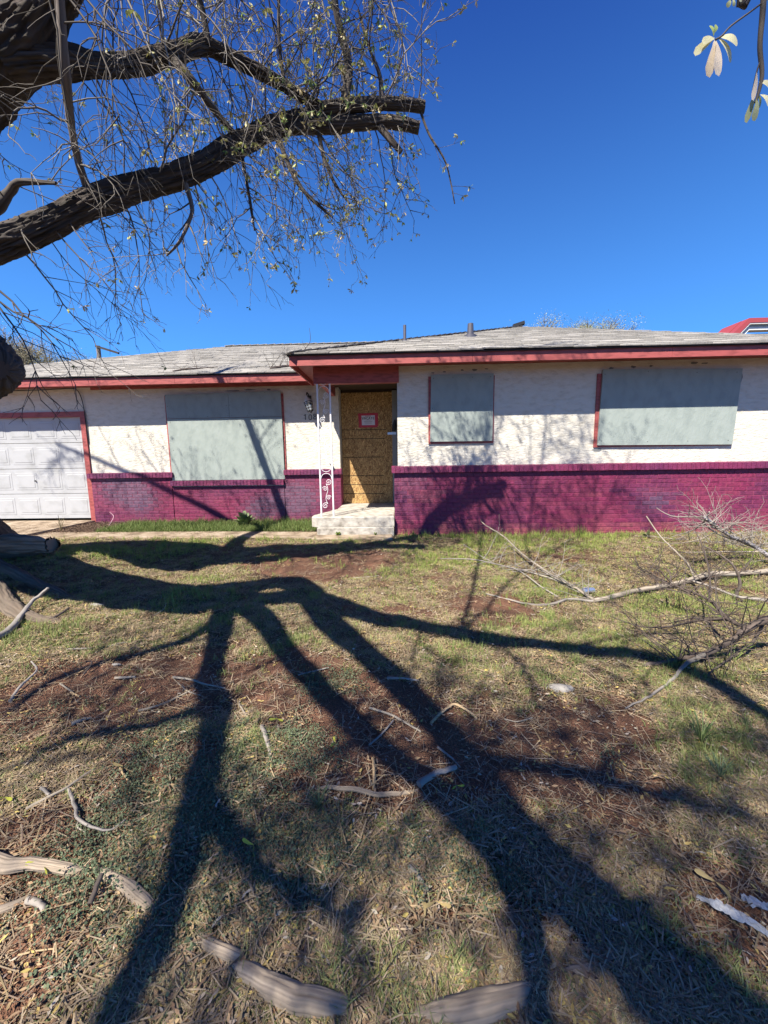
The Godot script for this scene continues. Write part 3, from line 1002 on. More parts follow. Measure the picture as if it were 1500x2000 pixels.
func build_tree() -> void:
	var bark := mat("bark", 1, 1, 1, 0.95, 0.0, true)
	var twig_m := mat("twig_bark", 1, 1, 1, 0.8, 0.0, true)
	var leaf_m := mat("seed_wing", 1, 1, 1, 0.6, 0.0, true)
	leaf_m.backlight_enabled = true
	leaf_m.backlight = Color(0.7, 0.7, 0.55)
	var tree := thing("yard_tree", "big gnarled dark barked tree at the left edge of the lawn", "tree")
	var q := RandomNumberGenerator.new()
	q.seed = 4
	var kinds := [seed_cluster(q, Color(0.38, 0.37, 0.18), 7, 0.036), seed_cluster(q, Color(0.42, 0.35, 0.22), 7, 0.036), seed_cluster(q, Color(0.40, 0.43, 0.17), 6, 0.034), seed_cluster(q, Color(0.40, 0.37, 0.21), 5, 0.034), seed_cluster(q, Color(0.17, 0.25, 0.07), 7, 0.036)]
	rng.seed = 9001
	# stems
	limb(tree, "trunk", [Vector3(-5.6, -0.35, 1.35), Vector3(-5.6, 0.05, 1.4), Vector3(-5.6, 0.6, 1.6), Vector3(-5.4, 1.15, 1.95), Vector3(-4.907, 2.135, 2.4), Vector3(-4.141, 2.654, 2.9), Vector3(-3.517, 2.973, 3.25)], [0.66, 0.5, 0.38, 0.37, 0.42, 0.34, 0.3], 120, 16, 0.036, bark)
	limb(tree, "trunk", [Vector3(-5.35, -0.1, 1.45), Vector3(-4.8, 0.9, 2.5), Vector3(-4.0, 2.0, 3.8), Vector3(-3.15, 3.1, 4.95)], [0.5, 0.34, 0.29, 0.25], 56, 12, 0.022, bark)
	limb(tree, "limb_stub", [Vector3(-4.958, 2.279, 2.4), Vector3(-4.311, 2.19, 2.6), Vector3(-3.768, 2.081, 2.8), Vector3(-3.477, 2.018, 2.9), Vector3(-3.307, 1.981, 2.94), Vector3(-3.239, 1.961, 2.95)], [0.34, 0.34, 0.32, 0.27, 0.17, 0.07], 110, 16, 0.034, bark)
	# the two limbs over the yard
	var a := limb(tree, "limb", [Vector3(-3.646, 2.624, 3.2), Vector3(-3.014, 2.672, 3.3), Vector3(-2.781, 2.722, 3.3), Vector3(-2.473, 2.871, 3.25), Vector3(-2.154, 3.082, 3.15), Vector3(-1.853, 3.27, 3), Vector3(-1.55, 3.435, 2.88), Vector3(-1.305, 3.653, 2.76), Vector3(-1.045, 3.869, 2.64), Vector3(-0.77, 4.001, 2.54), Vector3(-0.52, 4.075, 2.48)], [0.15, 0.105, 0.095, 0.088, 0.079, 0.078, 0.076, 0.075, 0.074, 0.065, 0.048], 96, 20, 0.023, bark)
	var a1 := limb(tree, "limb", [Vector3(-0.884, 3.945, 2.6), Vector3(-0.636, 4.06, 2.55), Vector3(-0.343, 4.128, 2.5), Vector3(-0.044, 4.171, 2.45), Vector3(0.257, 4.171, 2.4)], [0.035, 0.047, 0.046, 0.043, 0.041], 56, 16, 0.01, bark)
	var a2 := limb(tree, "limb", [Vector3(-0.886, 3.908, 2.6), Vector3(-0.645, 3.981, 2.52), Vector3(-0.35, 4.025, 2.46), Vector3(-0.046, 4.055, 2.42), Vector3(0.213, 4.012, 2.4)], [0.05, 0.06, 0.05, 0.046, 0.043], 56, 16, 0.01, bark)
	limb(tree, "limb", [Vector3(-3.784, 2.942, 3.2), Vector3(-3.222, 3.323, 3.3), Vector3(-2.749, 3.594, 3.4), Vector3(-2.379, 3.738, 3.48), Vector3(-2.149, 3.854, 3.52), Vector3(-2.013, 3.956, 3.55), Vector3(-1.79, 4.049, 3.65), Vector3(-1.411, 4.236, 3.8)], [0.29, 0.215, 0.18, 0.152, 0.12, 0.108, 0.1, 0.09], 90, 16, 0.03, bark)
	limb(tree, "limb", [Vector3(-2.526, 3.63, 3.45), Vector3(-2.482, 3.835, 3.5), Vector3(-2.459, 4.155, 3.5)], [0.1, 0.085, 0.08], 48, 14, 0.018, bark)
	var b := limb(tree, "limb", [Vector3(-2.371, 3.651, 3.5), Vector3(-2.05, 3.694, 3.45), Vector3(-1.889, 3.751, 3.35), Vector3(-1.702, 3.892, 3.2), Vector3(-1.51, 3.982, 3.15), Vector3(-1.374, 4.162, 3), Vector3(-1.211, 4.165, 2.9), Vector3(-1.036, 4.15, 2.8), Vector3(-0.883, 4.124, 2.72), Vector3(-0.705, 4.089, 2.62), Vector3(-0.551, 4.064, 2.55)], [0.10, 0.072, 0.053, 0.057, 0.053, 0.05, 0.046, 0.042, 0.037, 0.031, 0.024], 84, 18, 0.017, bark)
	# leaders that rise out of the frame on the left
	var l1 := limb(tree, "limb", [Vector3(-3.589, 2.936, 3.2), Vector3(-3.95, 3.6, 2.9), Vector3(-4.25, 4.7, 2.1), Vector3(-4.7, 6.25, 1.43), Vector3(-5.0, 7.3, 1.2)], [0.2, 0.11, 0.08, 0.065, 0.04], 24, 8, 0.01, bark)
	var l2 := limb(tree, "limb", [Vector3(-4.1, 4.2, 2.4), Vector3(-5.5, 5.2, 2.2), Vector3(-7.2, 6.0, 2.1), Vector3(-9.0, 6.6, 1.9)], [0.06, 0.05, 0.04, 0.02], 20, 8, 0.008, bark)
	# thinner leaders
	var c1 := limb(tree, "branch", [Vector3(-1.53, 3.959, 3.15), Vector3(-1.385, 3.777, 3.2), Vector3(-1.346, 3.779, 3), Vector3(-1.239, 3.723, 2.76)], [0.028, 0.026, 0.022, 0.02], 20, 10, 0.004, bark, 1.3)
	var c2 := limb(tree, "branch", [Vector3(-2.193, 3.129, 3.18), Vector3(-2.153, 3.235, 3.3), Vector3(-2.064, 3.365, 3.45), Vector3(-1.936, 3.513, 3.62), Vector3(-1.883, 3.688, 3.68), Vector3(-1.818, 3.86, 3.75)], [0.028, 0.024, 0.022, 0.021, 0.021, 0.02], 20, 10, 0.003, bark, 2.6)
	var c3 := limb(tree, "branch", [Vector3(-0.419, 4.154, 2.5), Vector3(-0.374, 4.397, 2.5), Vector3(-0.417, 4.592, 2.55), Vector3(-0.458, 4.758, 2.6), Vector3(-0.456, 4.961, 2.7)], [0.034, 0.031, 0.028, 0.026, 0.022], 16, 10, 0.003, bark, 1.2)
	var c4 := limb(tree, "branch", [Vector3(-0.109, 4.17, 2.45), Vector3(-0.118, 4.372, 2.45), Vector3(-0.198, 4.536, 2.5), Vector3(-0.284, 4.813, 2.5)], [0.022, 0.015, 0.012, 0.008], 12, 8, 0.002, bark, 1.4)
	var c5 := limb(tree, "branch", [Vector3(-0.96, 3.851, 2.62), Vector3(-0.866, 3.588, 2.65), Vector3(-0.747, 3.392, 2.65), Vector3(-0.527, 3.219, 2.6)], [0.026, 0.018, 0.014, 0.008], 12, 8, 0.002, bark, 1.2)
	var c6 := limb(tree, "branch", [Vector3(-0.639, 3.927, 2.52), Vector3(-0.597, 3.729, 2.5), Vector3(-0.511, 3.536, 2.5), Vector3(-0.388, 3.371, 2.5)], [0.022, 0.015, 0.011, 0.006], 12, 8, 0.002, bark, 1.2)
	var c7 := limb(tree, "branch", [Vector3(-1.61, 3.319, 2.92), Vector3(-1.55, 3.136, 2.97), Vector3(-1.551, 3.03, 3), Vector3(-1.643, 2.872, 3), Vector3(-1.76, 2.766, 3)], [0.02, 0.018, 0.013, 0.009, 0.006], 12, 8, 0.002, bark, 2.8)
	var c8 := limb(tree, "branch", [Vector3(-0.125, 4.012, 2.43), Vector3(-0.038, 3.899, 2.45), Vector3(0.052, 3.798, 2.45)], [0.027, 0.024, 0.021], 12, 8, 0.002, bark, 1.6)
	var c9 := limb(tree, "branch", [Vector3(0.218, 4.153, 2.4), Vector3(0.296, 3.962, 2.4), Vector3(0.429, 3.758, 2.4), Vector3(0.483, 3.583, 2.4), Vector3(0.52, 3.407, 2.4)], [0.012, 0.01, 0.008, 0.006, 0.005], 8, 8, 0.0, bark, 1.3)
	var c10 := limb(tree, "branch", [Vector3(-3.028, 2.94, 3.25), Vector3(-2.801, 2.981, 3.28), Vector3(-2.658, 3.062, 3.3), Vector3(-2.532, 3.087, 3.35), Vector3(-2.244, 3.039, 3.4)], [0.07, 0.045, 0.028, 0.02, 0.01], 20, 10, 0.005, bark, 1.4)
	var c11 := limb(tree, "branch", [Vector3(-1.326, 4.159, 3), Vector3(-1.336, 4.327, 3.05), Vector3(-1.356, 4.467, 3.15)], [0.02, 0.018, 0.016], 12, 8, 0.002, bark, 1.2)
	var c12 := limb(tree, "branch", [Vector3(-0.862, 4.14, 2.72), Vector3(-0.881, 4.394, 2.75), Vector3(-0.848, 4.745, 2.8)], [0.014, 0.012, 0.01], 12, 8, 0.002, bark, 1.2)
	var c13 := limb(tree, "branch", [Vector3(-1.231, 3.648, 2.72), Vector3(-1.177, 3.309, 2.75), Vector3(-1.15, 3.06, 2.75)], [0.014, 0.011, 0.006], 12, 8, 0.002, bark, 1.2)

	# fine twigs over the yard
	var g := Geo.new()
	tips = []
	var right := Vector3(0.35, 0, 0)
	dress(g, a[0], a[1], 0.22, 0.6, 13, 0.45, 1.05, Vector3(0.3, -0.6, 0.1), 0.5, 2, 0.1, 0.007)
	dress(g, a[0], a[1], 0.55, 0.98, 20, 0.5, 1.0, Vector3(0.45, -0.55, 0.1), 0.4, 2, 0.6, 0.007)
	dress(g, a[0], a[1], 0.3, 0.95, 13, 0.35, 0.8, Vector3(0.1, 0.75, 0.0), 0.0, 2, 0.4, 0.007)
	dress(g, a1[0], a1[1], 0.1, 0.97, 12, 0.35, 0.75, Vector3(0.12, 0.9, 0.0), 0.1, 2, 0.75)
	dress(g, a2[0], a2[1], 0.1, 0.9, 13, 0.45, 0.85, Vector3(0.1, -0.8, 0.0), 0.3, 2, 0.8, 0.007)
	dress(g, b[0], b[1], 0.1, 0.6, 15, 0.5, 1.1, Vector3(0.3, -0.4, 0.0), 0.5, 2, 0.12, 0.007)
	dress(g, b[0], b[1], 0.25, 0.95, 22, 0.5, 1.0, Vector3(0.15, 0.6, 0.0), 0.0, 2, 0.6, 0.007)
	dress(g, b[0], b[1], 0.5, 1.0, 10, 0.4, 0.8, Vector3(0.2, -0.3, 0.0), 0.4, 2, 0.6)
	for c in [c3, c4, c11, c12]:
		dress(g, c[0], c[1], 0.15, 1.0, 8, 0.3, 0.7, Vector3(0.1, 0.25, 0.0), 0.15, 2, 0.75, 0.006)
	for c in [c5, c6, c13]:
		dress(g, c[0], c[1], 0.2, 1.0, 7, 0.3, 0.65, Vector3(0.25, -0.5, 0.0), 0.5, 2, 0.7, 0.006)
	dress(g, c1[0], c1[1], 0.1, 0.95, 6, 0.3, 0.7, Vector3(0.2, -0.4, 0.0), 0.5, 2, 0.3, 0.006)
	dress(g, c7[0], c7[1], 0.2, 1.0, 7, 0.3, 0.6, Vector3(-0.1, -0.6, 0.0), 0.5, 2, 0.2, 0.006)
	dress(g, c2[0], c2[1], 0.1, 0.95, 7, 0.4, 0.9, Vector3(0.1, -0.2, 0.0), 0.5, 2, 0.05, 0.008)
	dress(g, c10[0], c10[1], 0.4, 1.0, 4, 0.4, 0.8, Vector3(0.1, -0.2, 0.0), 0.5, 2, 0.05, 0.006)
	dress(g, c9[0], c9[1], 0.2, 1.0, 5, 0.08, 0.2, Vector3(0.3, 0.0, 0.0), 0.3, 1, 0.8, 0.003)
	# strands that hang from limbs above the frame
	for s in [Vector3(-1.771, 3.594, 4), Vector3(-1.564, 3.84, 3.8), Vector3(-1.423, 4.102, 3.5), Vector3(-1.066, 4.61, 3), Vector3(-0.632, 4.863, 2.8), Vector3(-0.107, 4.877, 2.7), Vector3(-2.665, 2.326, 3.6)]:
		for k in 3:
			g.tint = twig_tint()
			sprout(g, s + Vector3(rng.randf_range(-0.15, 0.15), 0, rng.randf_range(-0.1, 0.1)), Vector3(rng.randf_range(-0.2, 0.6), -0.5, rng.randf_range(-0.3, 0.1)), rng.randf_range(0.6, 1.0), 0.007, 2, 0.5, 0.5 if s.x > -1.5 else 0.05)
	part("twigs", g, twig_m, tree, "stuff")
	hang_leaves("seed_clusters", tips, tree, leaf_m, kinds, 0.6, 1.1)

	# limbs behind and above the camera, which throw the shade on the lawn
	tips = []
	var h := Geo.new()
	dress(h, l1[0], l1[1], 0.35, 1.0, 16, 0.6, 1.3, Vector3(-0.3, 0.3, -0.1), 0.1, 2, 0.35, 0.014)
	dress(h, l2[0], l2[1], 0.2, 1.0, 26, 0.6, 1.3, Vector3(-0.1, 0.3, -0.1), 0.1, 2, 0.35, 0.014)
	var up: Array = []
	up.append(limb(tree, "limb", [Vector3(-3.3, 2.9, 4.7), Vector3(-3.06, 3.268, 5.11), Vector3(-2.81, 3.413, 6.264), Vector3(-2.598, 3.585, 6.905), Vector3(-2.541, 3.852, 7.713), Vector3(-2.637, 4.234, 8.34), Vector3(-2.855, 4.721, 8.919)], [0.16, 0.095, 0.08, 0.07, 0.066, 0.064, 0.062], 24, 8, 0.01, bark))
	up.append(limb(tree, "limb", [Vector3(-3.2, 3.0, 4.9), Vector3(-2.796, 3.312, 5.259), Vector3(-2.377, 3.524, 6.134), Vector3(-2.07, 3.695, 6.793), Vector3(-1.886, 3.877, 7.258), Vector3(-1.656, 4.061, 7.695), Vector3(-1.598, 4.347, 8.165), Vector3(-1.704, 4.735, 8.669), Vector3(-1.862, 5.023, 9.104)], [0.16, 0.11, 0.08, 0.068, 0.064, 0.062, 0.06, 0.055, 0.045], 24, 8, 0.01, bark))
	up.append(limb(tree, "limb", [Vector3(-3.3, 2.8, 4.5), Vector3(-2.653, 3.497, 4.729), Vector3(-2.247, 3.751, 5.783), Vector3(-1.868, 4.01, 6.74), Vector3(-1.678, 4.282, 7.464), Vector3(-1.643, 4.561, 8.046), Vector3(-1.632, 4.845, 8.553), Vector3(-1.557, 5.132, 9.009), Vector3(-1.555, 5.523, 9.446)], [0.2, 0.15, 0.11, 0.088, 0.084, 0.09, 0.098, 0.108, 0.1], 24, 8, 0.01, bark))
	up.append(limb(tree, "limb", [Vector3(-3.1, 3.05, 4.9), Vector3(-2.395, 3.475, 5.136), Vector3(-1.767, 3.75, 5.802), Vector3(-1.289, 4.036, 6.258), Vector3(-0.759, 4.425, 6.748), Vector3(-0.322, 4.816, 7.204), Vector3(-0.329, 5.287, 8.073), Vector3(-0.499, 5.769, 8.762)], [0.18, 0.15, 0.1, 0.08, 0.072, 0.065, 0.05, 0.035], 24, 8, 0.01, bark))
	up.append(limb(tree, "branch", [Vector3(-1.289, 4.036, 6.258), Vector3(-0.5, 4.9, 5.1), Vector3(0.4, 5.5, 4.2), Vector3(1.3, 6.0, 3.6)], [0.016, 0.014, 0.012, 0.008], 12, 8, 0.003, bark))
	up.append(limb(tree, "branch", [Vector3(-0.5, 4.9, 5.1), Vector3(-0.3, 5.4, 4.0), Vector3(0.2, 6.0, 3.4), Vector3(0.5, 6.8, 3.0)], [0.016, 0.014, 0.012, 0.008], 12, 8, 0.003, bark))
	up.append(limb(tree, "branch", [Vector3(-1.289, 4.036, 6.258), Vector3(-1.1, 4.9, 5.0), Vector3(-1.0, 5.3, 4.2), Vector3(-0.8, 6.0, 3.3)], [0.02, 0.018, 0.014, 0.01], 12, 8, 0.003, bark))
	up.append(limb(tree, "limb", [Vector3(-1.643, 4.561, 8.046), Vector3(-1.606, 4.651, 8.298), Vector3(-1.518, 4.738, 8.608), Vector3(-1.551, 4.929, 8.926), Vector3(-1.612, 5.221, 9.273)], [0.05, 0.06, 0.065, 0.065, 0.05], 20, 8, 0.008, bark))
	up.append(limb(tree, "branch", [Vector3(-3.056, 3.309, 5.312), Vector3(-3.09, 3.387, 5.786), Vector3(-3.442, 3.571, 6.211), Vector3(-3.881, 3.806, 6.674), Vector3(-4.022, 4.082, 7.316)], [0.06, 0.045, 0.038, 0.03, 0.02], 12, 8, 0.004, bark))
	up.append(limb(tree, "branch", [Vector3(-2.555, 3.807, 7.586), Vector3(-2.467, 4.148, 8.005), Vector3(-2.447, 4.541, 8.419), Vector3(-2.324, 4.934, 8.823)], [0.06, 0.045, 0.035, 0.02], 12, 8, 0.004, bark))
	up.append(limb(tree, "branch", [Vector3(-1.665, 4.421, 7.773), Vector3(-1.44, 4.967, 8.229), Vector3(-1.281, 5.459, 8.721), Vector3(-1.19, 5.955, 9.16)], [0.06, 0.045, 0.035, 0.02], 12, 8, 0.004, bark))
	up.append(limb(tree, "branch", [Vector3(-2.645, 3.54, 6.785), Vector3(-3.093, 3.981, 7.272), Vector3(-3.622, 4.376, 7.635), Vector3(-3.953, 4.765, 8.117)], [0.05, 0.035, 0.028, 0.018], 12, 8, 0.004, bark))
	for k in up.size():
		dress(h, up[k][0], up[k][1], 0.35, 1.0, 24 if k < 4 else 22, 0.6, 1.3, Vector3(0.15, 0.25, 0.2 if k < 4 else 0.0), 0.1, 2, 0.35, 0.012)
	part("twigs", h, twig_m, tree, "stuff")
	hang_leaves("seed_clusters", tips, tree, leaf_m, kinds, 0.8, 1.3)

	# a spray that hangs close to the camera, upper right
	tips = []
	var spray := Geo.new()
	spray.tint = Color(0.07, 0.055, 0.05)
	var s0 := smooth_path([Vector3(-0.759, 4.425, 6.748), Vector3(0.0, 4.4, 6.5), Vector3(0.55, 3.6, 5.9), Vector3(0.572, 2.084, 5.45), Vector3(0.61, 1.979, 5.42), Vector3(0.613, 1.921, 5.42), Vector3(0.614, 1.869, 5.42), Vector3(0.622, 1.824, 5.42), Vector3(0.616, 1.785, 5.42)], 6)
	spray.tube(s0, smooth_radii([0.02, 0.015, 0.009, 0.006, 0.0045, 0.004, 0.0035, 0.003, 0.002], 6), 8)
	var s1 := smooth_path([Vector3(0.614, 1.934, 5.42), Vector3(0.595, 1.921, 5.42), Vector3(0.564, 1.901, 5.42), Vector3(0.55, 1.887, 5.42), Vector3(0.54, 1.882, 5.42)], 5)
	spray.tube(s1, s1.map(func(_p): return 0.0014), 6)
	var s2 := smooth_path([Vector3(0.619, 1.854, 5.42), Vector3(0.613, 1.832, 5.42), Vector3(0.609, 1.801, 5.42)], 5)
	spray.tube(s2, s2.map(func(_p): return 0.0012), 6)
	var s3 := smooth_path([Vector3(0.613, 1.958, 5.42), Vector3(0.577, 1.954, 5.42), Vector3(0.56, 1.938, 5.42)], 5)
	spray.tube(s3, s3.map(func(_p): return 0.0012), 6)
	part("hanging_spray", spray, twig_m, tree)
	for w in [
		[Vector3(0.546, 1.886, 5.42), Vector3(0.584, 1.886, 5.41), 0.009, 0], [Vector3(0.544, 1.885, 5.42), Vector3(0.584, 1.867, 5.4), 0.009, 0], [Vector3(0.541, 1.882, 5.42), Vector3(0.547, 1.846, 5.41), 0.008, 0], [Vector3(0.539, 1.882, 5.42), Vector3(0.527, 1.819, 5.43), 0.009, 1], [Vector3(0.542, 1.88, 5.42), Vector3(0.528, 1.804, 5.45), 0.009, 1], [Vector3(0.539, 1.885, 5.42), Vector3(0.508, 1.861, 5.42), 0.0065, 0], [Vector3(0.539, 1.883, 5.42), Vector3(0.513, 1.869, 5.43), 0.006, 0], [Vector3(0.537, 1.886, 5.42), Vector3(0.529, 1.903, 5.42), 0.004, 2], [Vector3(0.535, 1.889, 5.42), Vector3(0.539, 1.904, 5.42), 0.004, 2],
		[Vector3(0.613, 1.803, 5.42), Vector3(0.603, 1.755, 5.42), 0.006, 3], [Vector3(0.617, 1.793, 5.42), Vector3(0.616, 1.757, 5.42), 0.007, 3], [Vector3(0.613, 1.832, 5.42), Vector3(0.603, 1.781, 5.43), 0.005, 1], [Vector3(0.622, 1.797, 5.42), Vector3(0.641, 1.78, 5.42), 0.008, 0], [Vector3(0.618, 1.816, 5.42), Vector3(0.639, 1.809, 5.42), 0.007, 0], [Vector3(0.616, 1.799, 5.42), Vector3(0.632, 1.786, 5.41), 0.006, 2],
		[Vector3(0.56, 1.938, 5.42), Vector3(0.555, 1.928, 5.42), 0.004, 3], [Vector3(0.562, 1.94, 5.42), Vector3(0.566, 1.929, 5.42), 0.004, 3], [Vector3(0.57, 1.945, 5.42), Vector3(0.577, 1.935, 5.42), 0.004, 0]]:
		var wing := Geo.new()
		wing.tint = [Color(0.66, 0.63, 0.40), Color(0.62, 0.53, 0.43), Color(0.26, 0.33, 0.12), Color(0.33, 0.36, 0.2)][w[3]]
		seed_wing(wing, w[0], w[1], w[2] * 1.25)
		part("seed_wing", wing, leaf_m, tree)
	# surface roots
	for r in [
		[[Vector3(-4.835, 0.03, 1.893), Vector3(-4.211, 0.03, 2.149), Vector3(-3.472, 0.01, 2.464), Vector3(-2.789, -0.03, 2.739)], [0.17, 0.12, 0.09, 0.04]],
		[[Vector3(-4.069, 0.08, 2.502), Vector3(-3.45, 0.05, 2.917), Vector3(-2.999, 0.02, 3.105), Vector3(-2.671, -0.04, 3.075)], [0.15, 0.12, 0.09, 0.04]],
		[[Vector3(-4.807, 0.1, 1.73), Vector3(-4.509, 0.04, 1.648), Vector3(-4.231, -0.02, 1.53)], [0.2, 0.11, 0.04]],
		[[Vector3(-1.804, 0, 4.905), Vector3(-1.466, 0.02, 5.007), Vector3(-1.327, 0.025, 5.012), Vector3(-1.177, 0.015, 5.024), Vector3(-1.1, -0.03, 4.997)], [0.045, 0.04, 0.034, 0.03, 0.02]],
		[[Vector3(-1.154, -0.03, 4.978), Vector3(-1.023, 0.005, 5.033), Vector3(-0.9, 0.012, 5.078), Vector3(-0.815, -0.005, 5.118), Vector3(-0.792, -0.04, 5.131)], [0.02, 0.028, 0.035, 0.03, 0.02]],
		[[Vector3(-0.617, -0.05, 5.195), Vector3(-0.432, 0, 5.276), Vector3(-0.302, 0.015, 5.321), Vector3(-0.188, 0.005, 5.337), Vector3(-0.08, -0.05, 5.324)], [0.03, 0.04, 0.045, 0.042, 0.03]],
		[[Vector3(-0.064, -0.04, 5.357), Vector3(0.085, 0, 5.337), Vector3(0.194, 0.02, 5.327), Vector3(0.312, 0, 5.294), Vector3(0.412, -0.05, 5.252)], [0.03, 0.05, 0.055, 0.045, 0.03]],
		[[Vector3(-0.701, -0.04, 5.143), Vector3(-0.605, 0.004, 5.196), Vector3(-0.509, 0.008, 5.233), Vector3(-0.451, -0.03, 5.23)], [0.02, 0.03, 0.03, 0.02]],
		[[Vector3(-0.413, -0.02, 4.652), Vector3(-0.272, 0.008, 4.683), Vector3(-0.117, 0.01, 4.682), Vector3(0.015, 0.002, 4.659), Vector3(0.106, -0.02, 4.622)], [0.01, 0.014, 0.017, 0.016, 0.008]],
		[[Vector3(-1.377, 0, 5.146), Vector3(-1.295, 0.01, 5.123), Vector3(-1.263, -0.01, 5.085)], [0.025, 0.02, 0.012]],
		[[Vector3(0.402, -0.03, 5.237), Vector3(0.486, 0.005, 5.241), Vector3(0.585, -0.02, 5.217)], [0.02, 0.025, 0.015]]]:
		var pts: Array = smooth_path(r[0], 14).map(func(p): return on_ground(p + Vector3(0, 0.004 if r[1][0] < 0.08 else -0.03, 0)))
		var rg := Geo.new()
		rg.tint = Color(0.27, 0.22, 0.17) if r[1][0] < 0.08 else Color(0.125, 0.098, 0.075)
		rg.tube(pts, smooth_radii(r[1].map(func(q): return q * (0.6 if r[1][0] < 0.08 else 0.55)), 14), 44, minf(0.014, 0.11 * r[1][1]), fine, true, 0.6)
		part("root", rg, bark, tree)


# one winged seed from its stalk to its rounded end, slightly cupped
func seed_wing(g: Geo, a: Vector3, b: Vector3, w: float) -> void:
	var d := b - a
	var side := d.cross(Vector3(0.3, 0.15, 1.0)).normalized()
	var nn := side.cross(d).normalized()
	var old := [a, a]
	var m := 7
	for i in range(1, m + 1):
		var t := float(i) / m
		var s := w * (0.35 if t < 0.25 else sin(PI * minf(0.5, t * 0.62)) ) * (1.0 if i < m else 0.45)
		var c := a + d * t + nn * sin(t * PI) * w * 0.35
		var now := [c - side * s * 0.55, c + side * s]
		g.quad(old[0], now[0], now[1], old[1])
		old = now


# ---------------------------------------------------------------- ground
func lines(a: float, b: float, fine_a: float, fine_b: float, step: float) -> PackedFloat32Array:
	var out := PackedFloat32Array()
	var far := [400.0, 250.0, 140.0, 80.0, 45.0, 25.0, 14.0, 8.0, 4.5, 2.5, 1.3, 0.6]
	for f in far:
		if fine_a - f > a:
			out.append(fine_a - f)
	var x := fine_a
	while x < fine_b:
		out.append(x)
		x += step
	far.reverse()
	for f in far:
		if fine_b + f < b:
			out.append(fine_b + f)
	return out


func build_ground() -> void:
	var xs := lines(-500, 500, -7.0, 7.0, 0.055)
	var zs := lines(-500, 500, -1.6, 6.6, 0.05)
	var g := Geo.new()
	var nx := xs.size()
	for z in zs:
		for x in xs:
			var y := gh(x, z)
			if z < -0.25:
				y = minf(y, 0.0) - 0.03
			if z > 9.3:
				y = gh(x, 9.3)
			var k := cover(x, z)
			var t := patch.get_noise_2d(x * 420.0, z * 420.0)
			var dirt := Color(0.27, 0.14, 0.092) * (1.0 + 0.45 * t)
			var thatch := Color(0.165, 0.125, 0.075) * (1.0 + 0.5 * t)
			var c := thatch.lerp(Color(0.095, 0.10, 0.042), k.x * 0.6).lerp(dirt, clampf(k.z * 1.6, 0.0, 1.0))
			if absf(x) > 9.0 or z < -2.0 or z > 9.0:
				c = Color(0.17, 0.13, 0.085)
			g.tint = c
			var e := 0.03
			var nn := Vector3(gh(x - e, z) - gh(x + e, z), 2 * e, gh(x, z - e) - gh(x, z + e)).normalized()
			g.vert(Vector3(x, y, z), nn, Vector2(x, z))
	for j in zs.size() - 1:
		for i in nx - 1:
			var a := j * nx + i
			g.ix.append_array(PackedInt32Array([a, a + 1, a + nx + 1, a, a + nx + 1, a + nx]))
	var m := mat("earth", 1, 1, 1, 1.0, 0.0, true)
	m.albedo_texture = noise_tex(101, 0.045, 5, 1024, [Color(0.42, 0.4, 0.38), Color(0.75, 0.72, 0.68), Color(0.95, 0.93, 0.9), Color(1, 1, 1)])
	tri_planar(m, Vector3(1.7, 1.7, 1.7))
	relief(m, noise_tex(102, 0.05, 5, 1024, []), 3.0)
	var o := part("ground", g, m, self)
	tag(o, "reddish brown dirt of the front yard under patchy grass", "ground", "", "structure")

	var conc := mat("yard_concrete", 0.40, 0.335, 0.265, 0.95)
	conc.albedo_texture = noise_tex(111, 0.010, 6, 512, [Color(0.5, 0.46, 0.42), Color(0.85, 0.82, 0.78), Color(1, 1, 1)])
	tri_planar(conc, Vector3(0.6, 0.6, 0.6))
	relief(conc, noise_tex(112, 0.05, 4, 512, []), 0.4)
	var path := Geo.new()
	slab(path, [Vector2(-1.33, -0.2), Vector2(-3.0, -0.33), Vector2(-4.6, -0.36), Vector2(-6.1, -0.36), Vector2(-6.1, 0.34), Vector2(-4.8, 0.22), Vector2(-3.4, 0.16), Vector2(-1.9, 0.2), Vector2(-1.33, 0.24)], -0.2, 0.022)
	tag(part("path", path, conc, self), "narrow worn concrete path from the driveway to the porch steps", "path", "", "structure")
	var pad := Geo.new()
	slab(pad, [Vector2(-1.325, 0.36), Vector2(-1.325, -0.3), Vector2(-0.09, -0.3), Vector2(-0.09, 0.40)], -0.25, 0.03)
	tag(part("path", pad, conc, self), "small concrete pad in front of the porch steps", "path", "", "structure")
	var drive := Geo.new()
	slab(drive, [Vector2(-9.4, -1.62), Vector2(-6.2, -1.62), Vector2(-6.15, 0.6), Vector2(-6.2, 4.0), Vector2(-6.4, 14.0), Vector2(-9.4, 14.0)], -0.6, 0.05)
	tag(part("driveway", drive, conc, self), "dusty brown concrete driveway in front of the white garage door", "driveway", "", "structure")


